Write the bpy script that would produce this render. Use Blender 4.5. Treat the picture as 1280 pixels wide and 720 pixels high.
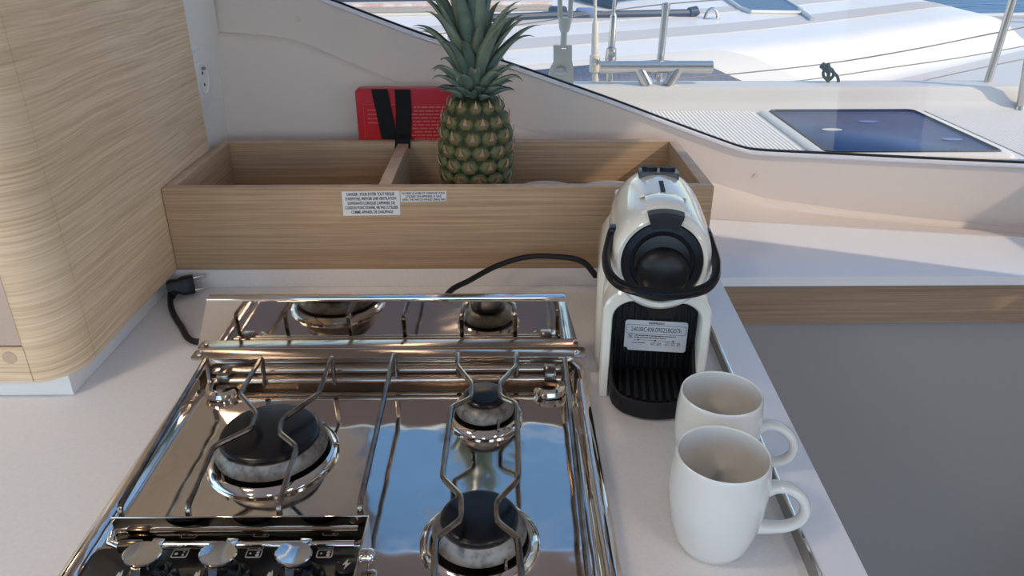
import bpy, bmesh, math, random
from mathutils import Vector, Matrix, Quaternion
R = math.radians
random.seed(7)
for o in list(bpy.data.objects): bpy.data.objects.remove(o)
scene = bpy.context.scene
col = scene.collection

# ------------------------------------------------------------------ camera
CH, FPX, PITCH, YAW = 0.48, 950.0, 25.8, -0.65
cd = bpy.data.cameras.new('camera'); cam = bpy.data.objects.new('camera', cd); col.objects.link(cam)
cam.location = (0, 0, CH); cam.rotation_euler = (R(90 - PITCH), 0, R(YAW))
cd.sensor_width = 36; cd.lens = FPX / 1280 * 36; cd.clip_start = .02; cd.clip_end = 2000
scene.camera = cam
_m = cam.rotation_euler.to_matrix(); CR, CU, CF = _m.col[0].copy(), _m.col[1].copy(), -_m.col[2]
C0 = Vector((0, 0, CH))
def ray(u, v): return CF + CR * ((u - 640) / FPX) - CU * ((v - 360) / FPX)
def az(u, v, z): d = ray(u, v); return C0 + d * ((z - CH) / d.z)
def ay(u, v, y): d = ray(u, v); return C0 + d * (y / d.y)
def ax(u, v, x): d = ray(u, v); return C0 + d * (x / d.x)

# ------------------------------------------------------------------ world, sun, exposure
SUN_DIR = Vector((-.70, .275, -.567)).normalized()
w = bpy.data.worlds.new('sky'); scene.world = w; w.use_nodes = True
nt = w.node_tree; bg = nt.nodes['Background']
sky = nt.nodes.new('ShaderNodeTexSky'); sky.sky_type = 'NISHITA'; sky.sun_disc = False
sky.sun_elevation = R(37); sky.sun_rotation = math.atan2(-SUN_DIR.x, -SUN_DIR.y); sky.air_density = 1.0; sky.dust_density = .6; sky.ozone_density = 2.0
ctc = nt.nodes.new('ShaderNodeTexCoord'); cmp_ = nt.nodes.new('ShaderNodeMapping'); cmp_.inputs['Scale'].default_value = (2.2, 5, 7)
cno = nt.nodes.new('ShaderNodeTexNoise'); cno.inputs['Scale'].default_value = 1.6; cno.inputs['Detail'].default_value = 7; cno.inputs['Distortion'].default_value = 1.2
crp = nt.nodes.new('ShaderNodeValToRGB'); crp.color_ramp.elements[0].position = .52; crp.color_ramp.elements[1].position = .80; crp.color_ramp.elements[1].color = (.55, .55, .55, 1)
cmx = nt.nodes.new('ShaderNodeMixRGB'); cmx.inputs[2].default_value = (3.2, 3.2, 3.3, 1)
nt.links.new(ctc.outputs['Generated'], cmp_.inputs[0]); nt.links.new(cmp_.outputs[0], cno.inputs[0]); nt.links.new(cno.outputs[0], crp.inputs[0]); nt.links.new(crp.outputs[0], cmx.inputs[0])
nt.links.new(sky.outputs[0], cmx.inputs[1]); hs_ = nt.nodes.new('ShaderNodeHueSaturation'); hs_.inputs['Saturation'].default_value = 1.2; nt.links.new(cmx.outputs[0], hs_.inputs['Color']); nt.links.new(hs_.outputs[0], bg.inputs[0]); bg.inputs[1].default_value = .50
sd = bpy.data.lights.new('sun', 'SUN'); so = bpy.data.objects.new('sun', sd); col.objects.link(so)
sd.energy = 4.0; sd.angle = R(.6); sd.color = (1, .88, .74)
so.rotation_euler = SUN_DIR.to_track_quat('-Z', 'Y').to_euler(); so.location = (4, -2, 5)
scene.view_settings.view_transform = 'Standard'; scene.view_settings.look = 'None'
scene.view_settings.exposure = 0.12; scene.view_settings.gamma = 1.0; scene.view_settings.use_curve_mapping = False

# ------------------------------------------------------------------ materials
def lin(c):
    out = []
    for x in c:
        x /= 255.0
        out.append(x / 12.92 if x <= .04045 else ((x + .055) / 1.055) ** 2.4)
    return tuple(out) + (1,)
MATS = {}
def mat(name, rgb, rough=.5, metal=0.0, coat=0.0, noise=None, bump=None, spec=.5, trans=0.0, ior=1.45, rnoise=0):
    """noise=(scale xyz, rgb2, amount, detail); bump=(scale xyz, strength, distance)"""
    m = bpy.data.materials.new(name); m.use_nodes = True; MATS[name] = m
    n, l = m.node_tree.nodes, m.node_tree.links; p = n['Principled BSDF']
    p.inputs['Base Color'].default_value = lin(rgb); p.inputs['Roughness'].default_value = rough
    p.inputs['Metallic'].default_value = metal; p.inputs['Coat Weight'].default_value = coat
    p.inputs['Coat Roughness'].default_value = .06
    p.inputs['Specular IOR Level'].default_value = spec; p.inputs['IOR'].default_value = ior
    p.inputs['Transmission Weight'].default_value = trans
    tc = None
    def coords(sc):
        nonlocal tc
        if tc is None: tc = n.new('ShaderNodeTexCoord')
        mp = n.new('ShaderNodeMapping'); mp.inputs['Scale'].default_value = sc
        l.new(tc.outputs['Object'], mp.inputs[0]); return mp.outputs[0]
    if noise:
        sc, rgb2, lo, hi = noise
        t = n.new('ShaderNodeTexNoise'); t.inputs['Scale'].default_value = 1; t.inputs['Detail'].default_value = 5
        t.inputs['Roughness'].default_value = .6; l.new(coords(sc), t.inputs['Vector'])
        r = n.new('ShaderNodeValToRGB'); r.color_ramp.elements[0].position = lo; r.color_ramp.elements[1].position = hi
        r.color_ramp.elements[0].color = lin(rgb); r.color_ramp.elements[1].color = lin(rgb2)
        l.new(t.outputs[0], r.inputs[0]); l.new(r.outputs[0], p.inputs['Base Color'])
        if rnoise:
            mr = n.new('ShaderNodeMapRange'); mr.inputs[3].default_value = rough; mr.inputs[4].default_value = rough + rnoise
            l.new(t.outputs[0], mr.inputs[0]); l.new(mr.outputs[0], p.inputs['Roughness'])
    if bump:
        sc, st, ds = bump
        t = n.new('ShaderNodeTexNoise'); t.inputs['Scale'].default_value = 1; t.inputs['Detail'].default_value = 3
        l.new(coords(sc), t.inputs['Vector'])
        b = n.new('ShaderNodeBump'); b.inputs['Strength'].default_value = st; b.inputs['Distance'].default_value = ds
        l.new(t.outputs[0], b.inputs['Height']); l.new(b.outputs[0], p.inputs['Normal'])
    return m
def wood(name, c1, c2, sc, warp=.02):
    m = bpy.data.materials.new(name); m.use_nodes = True; MATS[name] = m
    n, l = m.node_tree.nodes, m.node_tree.links; p = n['Principled BSDF']; p.inputs['Roughness'].default_value = .52
    p.inputs['Specular IOR Level'].default_value = .3
    tc = n.new('ShaderNodeTexCoord')
    wn = n.new('ShaderNodeTexNoise'); wn.inputs['Scale'].default_value = 5; wn.inputs['Detail'].default_value = 2
    l.new(tc.outputs['Object'], wn.inputs['Vector'])
    ms = n.new('ShaderNodeVectorMath'); ms.operation = 'SCALE'; ms.inputs['Scale'].default_value = warp
    l.new(wn.outputs['Color'], ms.inputs[0])
    ad = n.new('ShaderNodeVectorMath'); ad.operation = 'ADD'; l.new(tc.outputs['Object'], ad.inputs[0]); l.new(ms.outputs[0], ad.inputs[1])
    mp = n.new('ShaderNodeMapping'); mp.inputs['Scale'].default_value = sc; l.new(ad.outputs[0], mp.inputs[0])
    t = n.new('ShaderNodeTexNoise'); t.inputs['Scale'].default_value = 1; t.inputs['Detail'].default_value = 6; t.inputs['Roughness'].default_value = .7
    l.new(mp.outputs[0], t.inputs['Vector'])
    r = n.new('ShaderNodeValToRGB'); e = r.color_ramp.elements
    e[0].position = .33; e[0].color = lin(c2); e[1].position = .62; e[1].color = lin(c1)
    l.new(t.outputs[0], r.inputs[0]); l.new(r.outputs[0], p.inputs['Base Color'])
    b = n.new('ShaderNodeBump'); b.inputs['Strength'].default_value = .12; b.inputs['Distance'].default_value = .001
    l.new(t.outputs[0], b.inputs['Height']); l.new(b.outputs[0], p.inputs['Normal'])
    return m
def pane_mat(name, tint, gloss_rough=.02, refl=.03):
    m = bpy.data.materials.new(name); m.use_nodes = True; MATS[name] = m
    n, l = m.node_tree.nodes, m.node_tree.links; n.remove(n['Principled BSDF']); out = n['Material Output']
    tr = n.new('ShaderNodeBsdfTransparent'); tr.inputs[0].default_value = tint + (1,)
    gl = n.new('ShaderNodeBsdfGlossy'); gl.inputs['Roughness'].default_value = gloss_rough
    mx = n.new('ShaderNodeMixShader'); mx.inputs[0].default_value = refl
    l.new(tr.outputs[0], mx.inputs[1]); l.new(gl.outputs[0], mx.inputs[2]); l.new(mx.outputs[0], out.inputs[0])
    return m

mat('laminate', (236, 232, 230), .42, noise=((260, 260, 260), (229, 225, 223), .45, .75))
mat('liner', (222, 209, 201), .5, bump=((600, 600, 600), .06, .001))
mat('solid_white', (244, 242, 242), .2, spec=.7)
mat('liner_fabric', (205, 198, 193), .8, bump=((900, 900, 900), .25, .001))
mat('gelcoat', (240, 233, 222), .35, noise=((2, 2, 2), (232, 225, 214), .4, .8))
mat('grip_grey', (204, 197, 189), .7)
mat('gelcoat_grey', (216, 210, 201), .5)
mat('panel_grey', (172, 164, 158), .7, bump=((500, 500, 500), .05, .001))
mat('ceiling_white', (235, 232, 226), .6)
mat('floor_brown', (140, 112, 85), .5, noise=((3, 60, 3), (110, 85, 62), .35, .65))
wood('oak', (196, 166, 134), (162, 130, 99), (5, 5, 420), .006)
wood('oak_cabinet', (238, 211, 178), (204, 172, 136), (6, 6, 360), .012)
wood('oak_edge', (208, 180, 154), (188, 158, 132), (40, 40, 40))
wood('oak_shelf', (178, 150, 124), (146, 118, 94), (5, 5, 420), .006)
mat('white_plastic', (236, 234, 230), .35)
mat('steel', (232, 221, 210), .07, 1.0, noise=((5, 5, 5), (224, 212, 200), .4, .7), bump=((7, 7, 7), .5, .005))
mat('steel_warm', (192, 181, 170), .2, 1.0)
mat('steel_mirror', (206, 192, 176), .05, 1.0, bump=((9, 9, 9), .02, .003))
mat('chrome', (228, 222, 214), .08, 1.0)
mat('wire_steel', (150, 142, 134), .2, 1.0, noise=((60, 60, 60), (104, 86, 70), .45, .75))
mat('alu', (158, 152, 146), .5, .7)
mat('burner_alu', (150, 146, 140), .5, .8, noise=((90, 90, 90), (95, 88, 80), .45, .7))
mat('enamel_black', (14, 14, 18), .28, bump=((300, 300, 300), .08, .001))
mat('void_black', (8, 8, 9), .6)
mat('panel_black', (12, 12, 14), .32, noise=((400, 400, 400), (26, 26, 28), .5, .8))
mat('black_plastic', (20, 20, 23), .34)
mat('black_satin', (17, 17, 20), .42)
mat('black_matte', (18, 18, 21), .6)
mat('black_gloss', (15, 15, 18), .16)
mat('rubber_black', (16, 16, 18), .5)
mat('dark_grey', (44, 46, 52), .35)
mat('grey_plastic', (70, 74, 82), .4)
mat('icon_white', (190, 190, 188), .5)
mat('cream_gloss', (236, 231, 219), .16, coat=.7)
mat('ceramic', (226, 223, 217), .12, coat=.5)
mat('tank', (120, 124, 128), .1, trans=.6)
mat('paper_white', (232, 228, 226), .5)
mat('label_silver', (206, 206, 210), .4)
mat('ink', (18, 17, 20), .6)
mat('ink_grey', (70, 70, 76), .6)
mat('red_vinyl', (196, 22, 34), .32, bump=((30, 30, 30), .15, .003))
mat('red_print', (220, 104, 106), .5)
mat('webbing', (17, 17, 22), .8, bump=((700, 700, 700), .4, .001))
mat('grey_liner', (128, 122, 120), .6)
mat('plate_white', (228, 226, 222), .3)
mat('seal_black', (14, 14, 18), .4)
mat('seal_white', (226, 226, 234), .3)
mat('deck_stripes', (236, 231, 221), .6)
mat('hatch_acrylic', (36, 58, 106), .3, spec=.15, noise=((5, 5, 5), (50, 76, 130), .45, .8))
mat('acrylic_window', (52, 68, 98), .3, spec=.3, noise=((60, 60, 60), (92, 108, 134), .5, .8))
mat('stainless_out', (206, 200, 192), .2, .9)
mat('galvanised', (232, 219, 200), .5, 0)
mat('rope_black', (26, 34, 40), .8)
mat('rope_beige', (170, 160, 146), .7)
mat('rail_black', (56, 64, 80), .45)
mat('red_trim', (206, 168, 154), .6, noise=((14, 14, 14), (226, 214, 200), .4, .6))
mat('plastic_blue_grey', (120, 136, 172), .5)
mat('sea', (20, 78, 122), .35, spec=.2, bump=((.9, 2.2, 1), .6, .25), noise=((.5, 1.4, 1), (36, 100, 146), .35, .7))
mat('pine_base', (46, 50, 28), .6)
mat('pine_rim', (98, 106, 70), .5, noise=((1.5, 1.5, 1.5), (66, 80, 48), .4, .7))
mat('pine_mid', (104, 100, 64), .5, noise=((1.5, 1.5, 1.5), (128, 98, 66), .4, .7))
mat('pine_core', (112, 88, 62), .5, noise=((2, 2, 2), (128, 104, 76), .4, .7))
mat('pine_low', (150, 122, 44), .5, noise=((120, 120, 120), (112, 104, 48), .4, .7))
mat('pine_bract', (168, 146, 118), .6)
mat('leaf_green', (116, 134, 118), .5, noise=((18, 18, 50), (140, 154, 136), .35, .7))
mat('leaf_dark', (92, 112, 102), .5, noise=((18, 18, 50), (122, 138, 126), .35, .7))
pane_mat('pane_tint', (.52, .495, .46))
pane_mat('pane_side', (.66, .65, .63))
pane_mat('pane_clear', (.80, .80, .80))
m = mat('fill_glow', (255, 250, 240), .5); m.node_tree.nodes['Principled BSDF'].inputs['Emission Color'].default_value = (1, .95, .88, 1)  # glowing diffuser of the added fill lamps
m.node_tree.nodes['Principled BSDF'].inputs['Emission Strength'].default_value = 3
# nonskid deck: fine parallel ridges
def ridge(name, axis):
    m = mat(name, (238, 232, 222), .6); n, l = m.node_tree.nodes, m.node_tree.links; p = n['Principled BSDF']
    tc = n.new('ShaderNodeTexCoord'); outs = []
    for a in axis:
        wv = n.new('ShaderNodeTexWave'); wv.bands_direction = a; wv.inputs['Scale'].default_value = 26; wv.inputs['Distortion'].default_value = 0
        l.new(tc.outputs['Object'], wv.inputs[0]); outs.append(wv.outputs[1])
    h = outs[0]
    if len(outs) == 2:
        mx = n.new('ShaderNodeMath'); mx.operation = 'MULTIPLY'; l.new(outs[0], mx.inputs[0]); l.new(outs[1], mx.inputs[1]); h = mx.outputs[0]
    b = n.new('ShaderNodeBump'); b.inputs['Strength'].default_value = .4; b.inputs['Distance'].default_value = .006
    l.new(h, b.inputs['Height']); l.new(b.outputs[0], p.inputs['Normal'])
    r = n.new('ShaderNodeValToRGB'); r.color_ramp.elements[0].color = lin((222, 214, 202)); r.color_ramp.elements[1].color = lin((244, 239, 230))
    l.new(h, r.inputs[0]); l.new(r.outputs[0], p.inputs['Base Color'])
ridge('nonskid_lines', 'X'); ridge('nonskid_grid', 'XY')

# ------------------------------------------------------------------ mesh helpers
def wloc(o):
    v = Vector((0, 0, 0))
    while o: v += o.location; o = o.parent
    return v
def finish(name, bm, mats, parent=None, local=False, smooth=40, origin=None):
    """one bmesh -> one object; world coordinates unless local"""
    me = bpy.data.meshes.new(name)
    bmesh.ops.recalc_face_normals(bm, faces=bm.faces[:])
    off = Vector((0, 0, 0))
    if origin is not None: off = Vector(origin)
    base = Vector((0, 0, 0)) if (parent is None or local) else wloc(parent)
    bm.transform(Matrix.Translation(-(off if origin is not None else base)))
    bm.to_mesh(me); bm.free()
    for mm in ([mats] if isinstance(mats, str) else mats): me.materials.append(MATS[mm])
    if smooth:
        for p in me.polygons: p.use_smooth = True
        me.set_sharp_from_angle(angle=R(smooth))
    o = bpy.data.objects.new(name, me); col.objects.link(o)
    if origin is not None: o.location = off - base
    if parent: o.parent = parent
    return o
def root(name, loc, label, cat, group=None, rz=0):
    o = bpy.data.objects.new(name, None); o.empty_display_size = .03; col.objects.link(o)
    o.location = loc; o.rotation_euler = (0, 0, rz); o['label'] = label; o['category'] = cat
    if group: o['group'] = group
    return o
def tag(o, label, cat, group=None):
    o['label'] = label; o['category'] = cat
    if group: o['group'] = group
    return o
def struct(o, label=None, cat=None):
    o['kind'] = 'structure'
    if label: o['label'] = label
    if cat: o['category'] = cat
    return o
def nb(): return bmesh.new()
def box(bm, a, b, bev=0, seg=2, mi=0):
    a, b = Vector(a), Vector(b)
    r = bmesh.ops.create_cube(bm, size=1)
    s = b - a; c = (a + b) / 2
    bmesh.ops.transform(bm, matrix=Matrix.Translation(c) @ Matrix.Diagonal((abs(s.x), abs(s.y), abs(s.z), 1)), verts=r['verts'])
    fs = set(f for v in r['verts'] for f in v.link_faces)
    for f in fs: f.material_index = mi
    if bev:
        es = set(e for v in r['verts'] for e in v.link_edges)
        rr = bmesh.ops.bevel(bm, geom=list(es), offset=bev, segments=seg, affect='EDGES', profile=.5)
        for f in rr['faces']: f.material_index = mi
    return bm
def mbox(a, b, bev=0, seg=2): return box(nb(), a, b, bev, seg)
def catmull(pts, n=6, closed=False):
    P = [Vector(p) for p in pts]; out = []; k = len(P)
    rng = range(k if closed else k - 1)
    for i in rng:
        p0 = P[(i - 1) % k] if (closed or i > 0) else P[0] * 2 - P[1]
        p1 = P[i]; p2 = P[(i + 1) % k]
        p3 = P[(i + 2) % k] if (closed or i + 2 < k) else P[-1] * 2 - P[-2]
        for j in range(n):
            t = j / n
            out.append(.5 * ((2 * p1) + (p2 - p0) * t + (2 * p0 - 5 * p1 + 4 * p2 - p3) * t * t + (3 * p1 - p0 - 3 * p2 + p3) * t ** 3))
    if not closed: out.append(P[-1])
    return out
def roundpoly(pts, r, n=4):
    """polyline with filleted corners"""
    P = [Vector(p) for p in pts]; out = [P[0]]
    for i in range(1, len(P) - 1):
        a, b, c = P[i - 1], P[i], P[i + 1]
        rr = min(r, (a - b).length * .45, (c - b).length * .45)
        p, q = b + (a - b).normalized() * rr, b + (c - b).normalized() * rr
        for j in range(n + 1):
            t = j / n; out.append(p * (1 - t) ** 2 + b * 2 * t * (1 - t) + q * t * t)
    out.append(P[-1]); return out
def tube(bm, pts, r, seg=8, cap=True, closed=False, sx=1.0, sy=1.0, mi=0):
    P = [Vector(p) for p in pts]; n = len(P)
    rad = r if isinstance(r, (list, tuple)) else [r] * n
    T = []
    for i in range(n):
        if closed: t = P[(i + 1) % n] - P[i - 1]
        else: t = P[min(i + 1, n - 1)] - P[max(i - 1, 0)]
        T.append(t.normalized())
    up = Vector((0, 0, 1)) if abs(T[0].z) < .9 else Vector((0, 1, 0))
    nrm = (up - T[0] * up.dot(T[0])).normalized()
    rings = []
    for i in range(n):
        nrm = (nrm - T[i] * nrm.dot(T[i])).normalized(); bn = T[i].cross(nrm)
        rings.append([bm.verts.new(P[i] + (nrm * math.sin(a) * sy + bn * math.cos(a) * sx) * rad[i]) for a in [2 * math.pi * k / seg for k in range(seg)]])
    rng = range(n if closed else n - 1)
    for i in rng:
        A, B = rings[i], rings[(i + 1) % n]
        for k in range(seg):
            f = bm.faces.new((A[k], A[(k + 1) % seg], B[(k + 1) % seg], B[k])); f.material_index = mi
    if cap and not closed:
        bm.faces.new(rings[0][::-1]).material_index = mi; bm.faces.new(rings[-1]).material_index = mi
    return bm
def lathe(bm, prof, seg=32, M=None, sx=1, sy=1, mi=0):
    """profile of (r, z) about z"""
    M = M or Matrix.Identity(4); rings = []
    for r, z in prof:
        if r < 1e-6: rings.append([bm.verts.new(M @ Vector((0, 0, z)))])
        else: rings.append([bm.verts.new(M @ Vector((r * sx * math.cos(2 * math.pi * k / seg), r * sy * math.sin(2 * math.pi * k / seg), z))) for k in range(seg)])
    for A, B in zip(rings, rings[1:]):
        for k in range(seg):
            k2 = (k + 1) % seg
            if len(A) == 1 and len(B) == 1: continue
            if len(A) == 1: f = bm.faces.new((A[0], B[k2], B[k]))
            elif len(B) == 1: f = bm.faces.new((A[k], A[k2], B[0]))
            else: f = bm.faces.new((A[k], A[k2], B[k2], B[k]))
            f.material_index = mi
    return bm
def loft(bm, rings, closed=True, cap0=False, cap1=False, mi=0):
    V = [[bm.verts.new(p) for p in r] for r in rings]
    for A, B in zip(V, V[1:]):
        n = len(A)
        for k in range(n if closed else n - 1):
            f = bm.faces.new((A[k], A[(k + 1) % n], B[(k + 1) % n], B[k])); f.material_index = mi
    if cap0: bm.faces.new(V[0][::-1]).material_index = mi
    if cap1: bm.faces.new(V[-1]).material_index = mi
    return V
def rrect(x0, x1, y0, y1, r, n=5):
    """2d rounded rectangle ring"""
    out = []
    for cx, cy, a0 in ((x1 - r, y1 - r, 0), (x0 + r, y1 - r, 90), (x0 + r, y0 + r, 180), (x1 - r, y0 + r, 270)):
        for j in range(n + 1):
            a = R(a0 + 90 * j / n); out.append((cx + r * math.cos(a), cy + r * math.sin(a)))
    return out
def slab(bm, ring2d, z0, z1, bev=0, M=None, mi=0):
    """flat outline extruded from z0 to z1 (optionally with an inset top edge)"""
    M = M or Matrix.Identity(4); n = len(ring2d)
    cx = sum(p[0] for p in ring2d) / n; cy = sum(p[1] for p in ring2d) / n
    def ring(z, d=0):
        out = []
        for x, y in ring2d:
            v = Vector((x - cx, y - cy)); L = v.length
            if d and L > 0: v *= (L - d) / L
            out.append(M @ Vector((cx + v.x, cy + v.y, z)))
        return out
    rs = [ring(z0), ring(z1)] if not bev else [ring(z0), ring(z1 - bev), ring(z1 - bev * .3, bev * .3), ring(z1, bev)]
    loft(bm, rs, True, True, True, mi); return bm
def prism(bm, poly, axis_vec, mi=0):
    """polygon of 3d points extruded by a vector"""
    a = [Vector(p) for p in poly]; v = Vector(axis_vec)
    loft(bm, [a, [p + v for p in a]], True, True, True, mi); return bm
def lettering(name, lines, parent, M, size, mname='ink', lead=1.15, bold=0.0, align='CENTER', local=False, width=None):
    """real text geometry: lines are stacked downwards; M maps text plane (x right, y up) to world"""
    bm = nb()
    for i, s in enumerate(lines):
        cu = bpy.data.curves.new('t', 'FONT'); cu.body = s; cu.size = size; cu.align_x = align; cu.offset = bold; cu.extrude = 0; cu.resolution_u = 3
        ob = bpy.data.objects.new('t', cu); col.objects.link(ob)
        dg = bpy.context.evaluated_depsgraph_get(); me = bpy.data.meshes.new_from_object(ob.evaluated_get(dg))
        sx = 1
        if width and me.vertices:
            xs = [v.co.x for v in me.vertices]; sx = width[i] / (max(xs) - min(xs)) if width[i] else 1
        me.transform(M @ Matrix.Translation((0, -i * size * lead, 0)) @ Matrix.Diagonal((sx, 1, 1, 1)))
        bm.from_mesh(me); bpy.data.objects.remove(ob); bpy.data.curves.remove(cu); bpy.data.meshes.remove(me)
    return finish(name, bm, mname, parent, local, smooth=0)
def frame(o, x, y):
    x = Vector(x).normalized(); y = Vector(y); y = (y - x * y.dot(x)).normalized(); z = x.cross(y)
    return Matrix.Translation(Vector(o)) @ Matrix((x, y, z)).transposed().to_4x4()

# ================================================================== THE ROOM
ZC, ZF = 1.24, -.92
XL, XR, YB = -2.3, 1.45, -2.2
struct(finish('floor', mbox((XL, YB, ZF - .04), (XR + .05, 1.06, ZF)), 'floor_brown'))
struct(finish('ceiling', mbox((XL, YB, ZC), (XR + .12, 1.62, ZC + .05)), 'ceiling_white'))
# left wall and the wall behind the viewer, with a wide opening to the cockpit
bm = nb(); box(bm, (XL - .05, YB, ZF), (XL, 1.6, .1)); box(bm, (XL - .05, YB, .85), (XL, 1.6, ZC)); box(bm, (XL - .05, .9, .1), (XL, 1.6, .85)); box(bm, (XL - .05, YB, .1), (XL, YB + .2, .85))
struct(finish('wall_left', bm, 'liner'))
bm = nb(); box(bm, (XL, YB - .05, ZF), (-1.7, YB, ZC)); box(bm, (1.15, YB - .05, ZF), (XR, YB, ZC)); box(bm, (-1.7, YB - .05, 1.12), (1.15, YB, ZC))
struct(finish('wall_back', bm, 'liner'))
# right wall with a tinted window: the sun comes in here
WY0, WY1, WZ0, WZ1 = .70, 1.17, .53, 1.19
VY0, VY1, VZ0 = -1.75, -.35, .05
bm = nb(); box(bm, (XR, YB, ZF), (XR + .04, VY0, ZC)); box(bm, (XR, VY1, ZF), (XR + .04, WY0, ZC)); box(bm, (XR, VY0, ZF), (XR + .04, VY1, VZ0)); box(bm, (XR, VY0, WZ1), (XR + .04, VY1, ZC)); box(bm, (XR, WY1, ZF), (XR + .04, 1.62, ZC)); box(bm, (XR, WY0, ZF), (XR + .04, WY1, WZ0)); box(bm, (XR, WY0, WZ1), (XR + .04, WY1, ZC))
struct(finish('wall_right', bm, 'liner'))
w2 = struct(finish('window_2', (lambda b: (box(b, (XR + .0, WY0, WZ0), (XR + .03, WY0 + .008, WZ1)), box(b, (XR, WY1 - .008, WZ0), (XR + .03, WY1, WZ1)), b)[-1])(nb()), 'seal_white'))
finish('pane', mbox((XR + .012, WY0 + .008, WZ0), (XR + .018, WY1 - .008, WZ1)), 'pane_side', w2, smooth=0)

w3 = struct(finish('window_3', (lambda b: (box(b, (XR, VY0, VZ0), (XR + .03, VY0 + .008, WZ1)), box(b, (XR, VY1 - .008, VZ0), (XR + .03, VY1, WZ1)), b)[-1])(nb()), 'seal_white'))
finish('pane', mbox((XR + .012, VY0 + .008, VZ0), (XR + .018, VY1 - .008, WZ1)), 'pane_clear', w3, smooth=0)

# hull side wall with the big slanted window
def Yshelf(x): return 1.226 - .19 * (x - .36)
def Ywall(x, z):
    t = max(0, x - .15)
    return 1.322 - .02 * (x + .5) - .11 * t * t / (t + .12) + .14 * max(0, z - .03)
def Yb(x): return Ywall(x, 0) if x < .2 else Ywall(x, 0) + (Yshelf(x) - Ywall(x, 0)) * min(1, (x - .2) / .1)
def hit_wall(u, v, off=0):
    y = 1.32; p = ay(u, v, y)
    for _ in range(12): p = ay(u, v, Ywall(p.x, p.z) - off)
    return p
EDGE = [(393, -14), (399, -5), (408, 1.5), (425, 8), (447, 16.5), (500, 36.5), (535, 49), (575, 62), (620, 77.5), (660, 91), (715, 110.5), (770, 130), (840, 156.5), (900, 178.5), (925, 187), (945, 191), (985, 193.5), (1040, 196), (1150, 201.5), (1280, 207.5), (1400, 213)]
edge = [hit_wall(u, v) for u, v in EDGE]
e0 = edge[0]; ZT = .98; ZS0 = .018
left_up = [Vector((e0.x - .012, 0, e0.z + .02)), Vector((e0.x - .016, 0, e0.z + .06)), Vector((e0.x + .0, 0, ZT - .02)), Vector((e0.x + .02, 0, ZT))]
edge = edge + [Vector((1.2, 0, edge[-1].z - .012)), Vector((1.45, 0, edge[-1].z - .03))]
for p in edge[-2:] + left_up: p.y = Ywall(p.x, p.z)
bm = nb()
def column(x, zt, n=14):
    zs = [-.05, 0, .010, .022, .035, .05] + [.05 + (zt - .05) * (k / n) for k in range(1, n + 1)]
    out = []
    for z in zs:
        y = Ywall(x, z)
        out.append(Vector((x, y, z)))
    return out
xs = [-.60, -.52, -.46, -.42, -.38]; cols = []
for x in xs:
    if x < e0.x - .02: cols.append(column(x, ZT))
cols.append(column(e0.x - .016, ZT)); 
cols += [column(p.x, p.z) for p in edge[1:]]
loft(bm, cols, closed=False)
# strip over the window up to the ceiling
xs2 = [-.60] + [e0.x - .016 + k * .12 for k in range(17)]
loft(bm, [[Vector((x, Ywall(x, ZT), ZT)), Vector((x, Ywall(x, ZC + .02), ZC + .02))] for x in xs2 if x < 1.5] + [[Vector((1.5, Ywall(1.5, ZT), ZT)), Vector((1.5, Ywall(1.5, ZC + .02), ZC + .02))]], closed=False)
wf = struct(finish('wall_front', bm, 'liner', smooth=50))
# proud moulded liner field on the wall (rounded upper edge)
RID = [(262, 40), (300, 42), (335, 45), (362, 49), (385, 57), (430, 76), (480, 97), (540, 121), (600, 144), (650, 160), (700, 174), (760, 190), (840, 212), (900, 232), (960, 250), (1060, 264), (1160, 275), (1300, 288), (1420, 300)]
rid = [hit_wall(u, v, .008) for u, v in RID]
cl = []
for p in [Vector((-.60, 0, rid[0].z))] + rid:
    k = min(1, max(0, (p.x - .16) / .16)); k = k * k * (3 - 2 * k)
    d0 = .013; d1 = d0 * (1 - k) + k * max(d0, Ywall(p.x, ZS0) - Yshelf(p.x)); r = []
    zt = p.z - .011
    for z in (-.03, ZS0): r.append(Vector((p.x, Ywall(p.x, ZS0) - d1, z)))
    for q in (.12, .3, .5, .7, .85, 1.0):
        z = ZS0 + (zt - ZS0) * q; r.append(Vector((p.x, Ywall(p.x, z) - (d1 + (d0 - d1) * (1 - (1 - q) ** 1.6)), z)))
    for a in (25, 50, 75, 90):
        z = zt + .011 * math.sin(R(a)); r.append(Vector((p.x, Ywall(p.x, z) - d0 * math.cos(R(a)) + .001, z)))
    cl.append(r)
bm = nb(); loft(bm, cl, closed=False); finish('liner_field', bm, 'liner', wf, smooth=60)
for u, v in ((372, 24), (945, 219)):
    p = hit_wall(u, v, .001); bm = nb(); lathe(bm, [(.0045, 0), (.0042, .0008), (0, .001)], 16, Matrix.Translation(p) @ Matrix.Rotation(R(98), 4, 'X')); finish('screw_cap', bm, 'liner', wf)
# window 1: white bead, black seal, tinted pane
full = [Vector((p.x, Ywall(p.x, p.z), p.z)) for p in left_up[::-1]] + edge[1:]
w1 = struct(bpy.data.objects.new('window_1', None)); col.objects.link(w1)
finish('window_bead', tube(nb(), catmull([p + Vector((0, -.001, 0)) for p in full], 3), .0042, 8), 'seal_white', w1)
finish('window_seal', tube(nb(), catmull([p + Vector((0, .006, .0042)) for p in full], 3), .0030, 6), 'seal_black', w1)
bm = nb(); loft(bm, [[p + Vector((0, .014, -.004)), Vector((p.x, Ywall(p.x, ZT) + .014, ZT))] for p in [Vector((e0.x - .016, Ywall(e0.x, e0.z), ZT - .1))] + edge[1:]], closed=False)
finish('pane', bm, 'pane_tint', w1, smooth=60)

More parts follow.
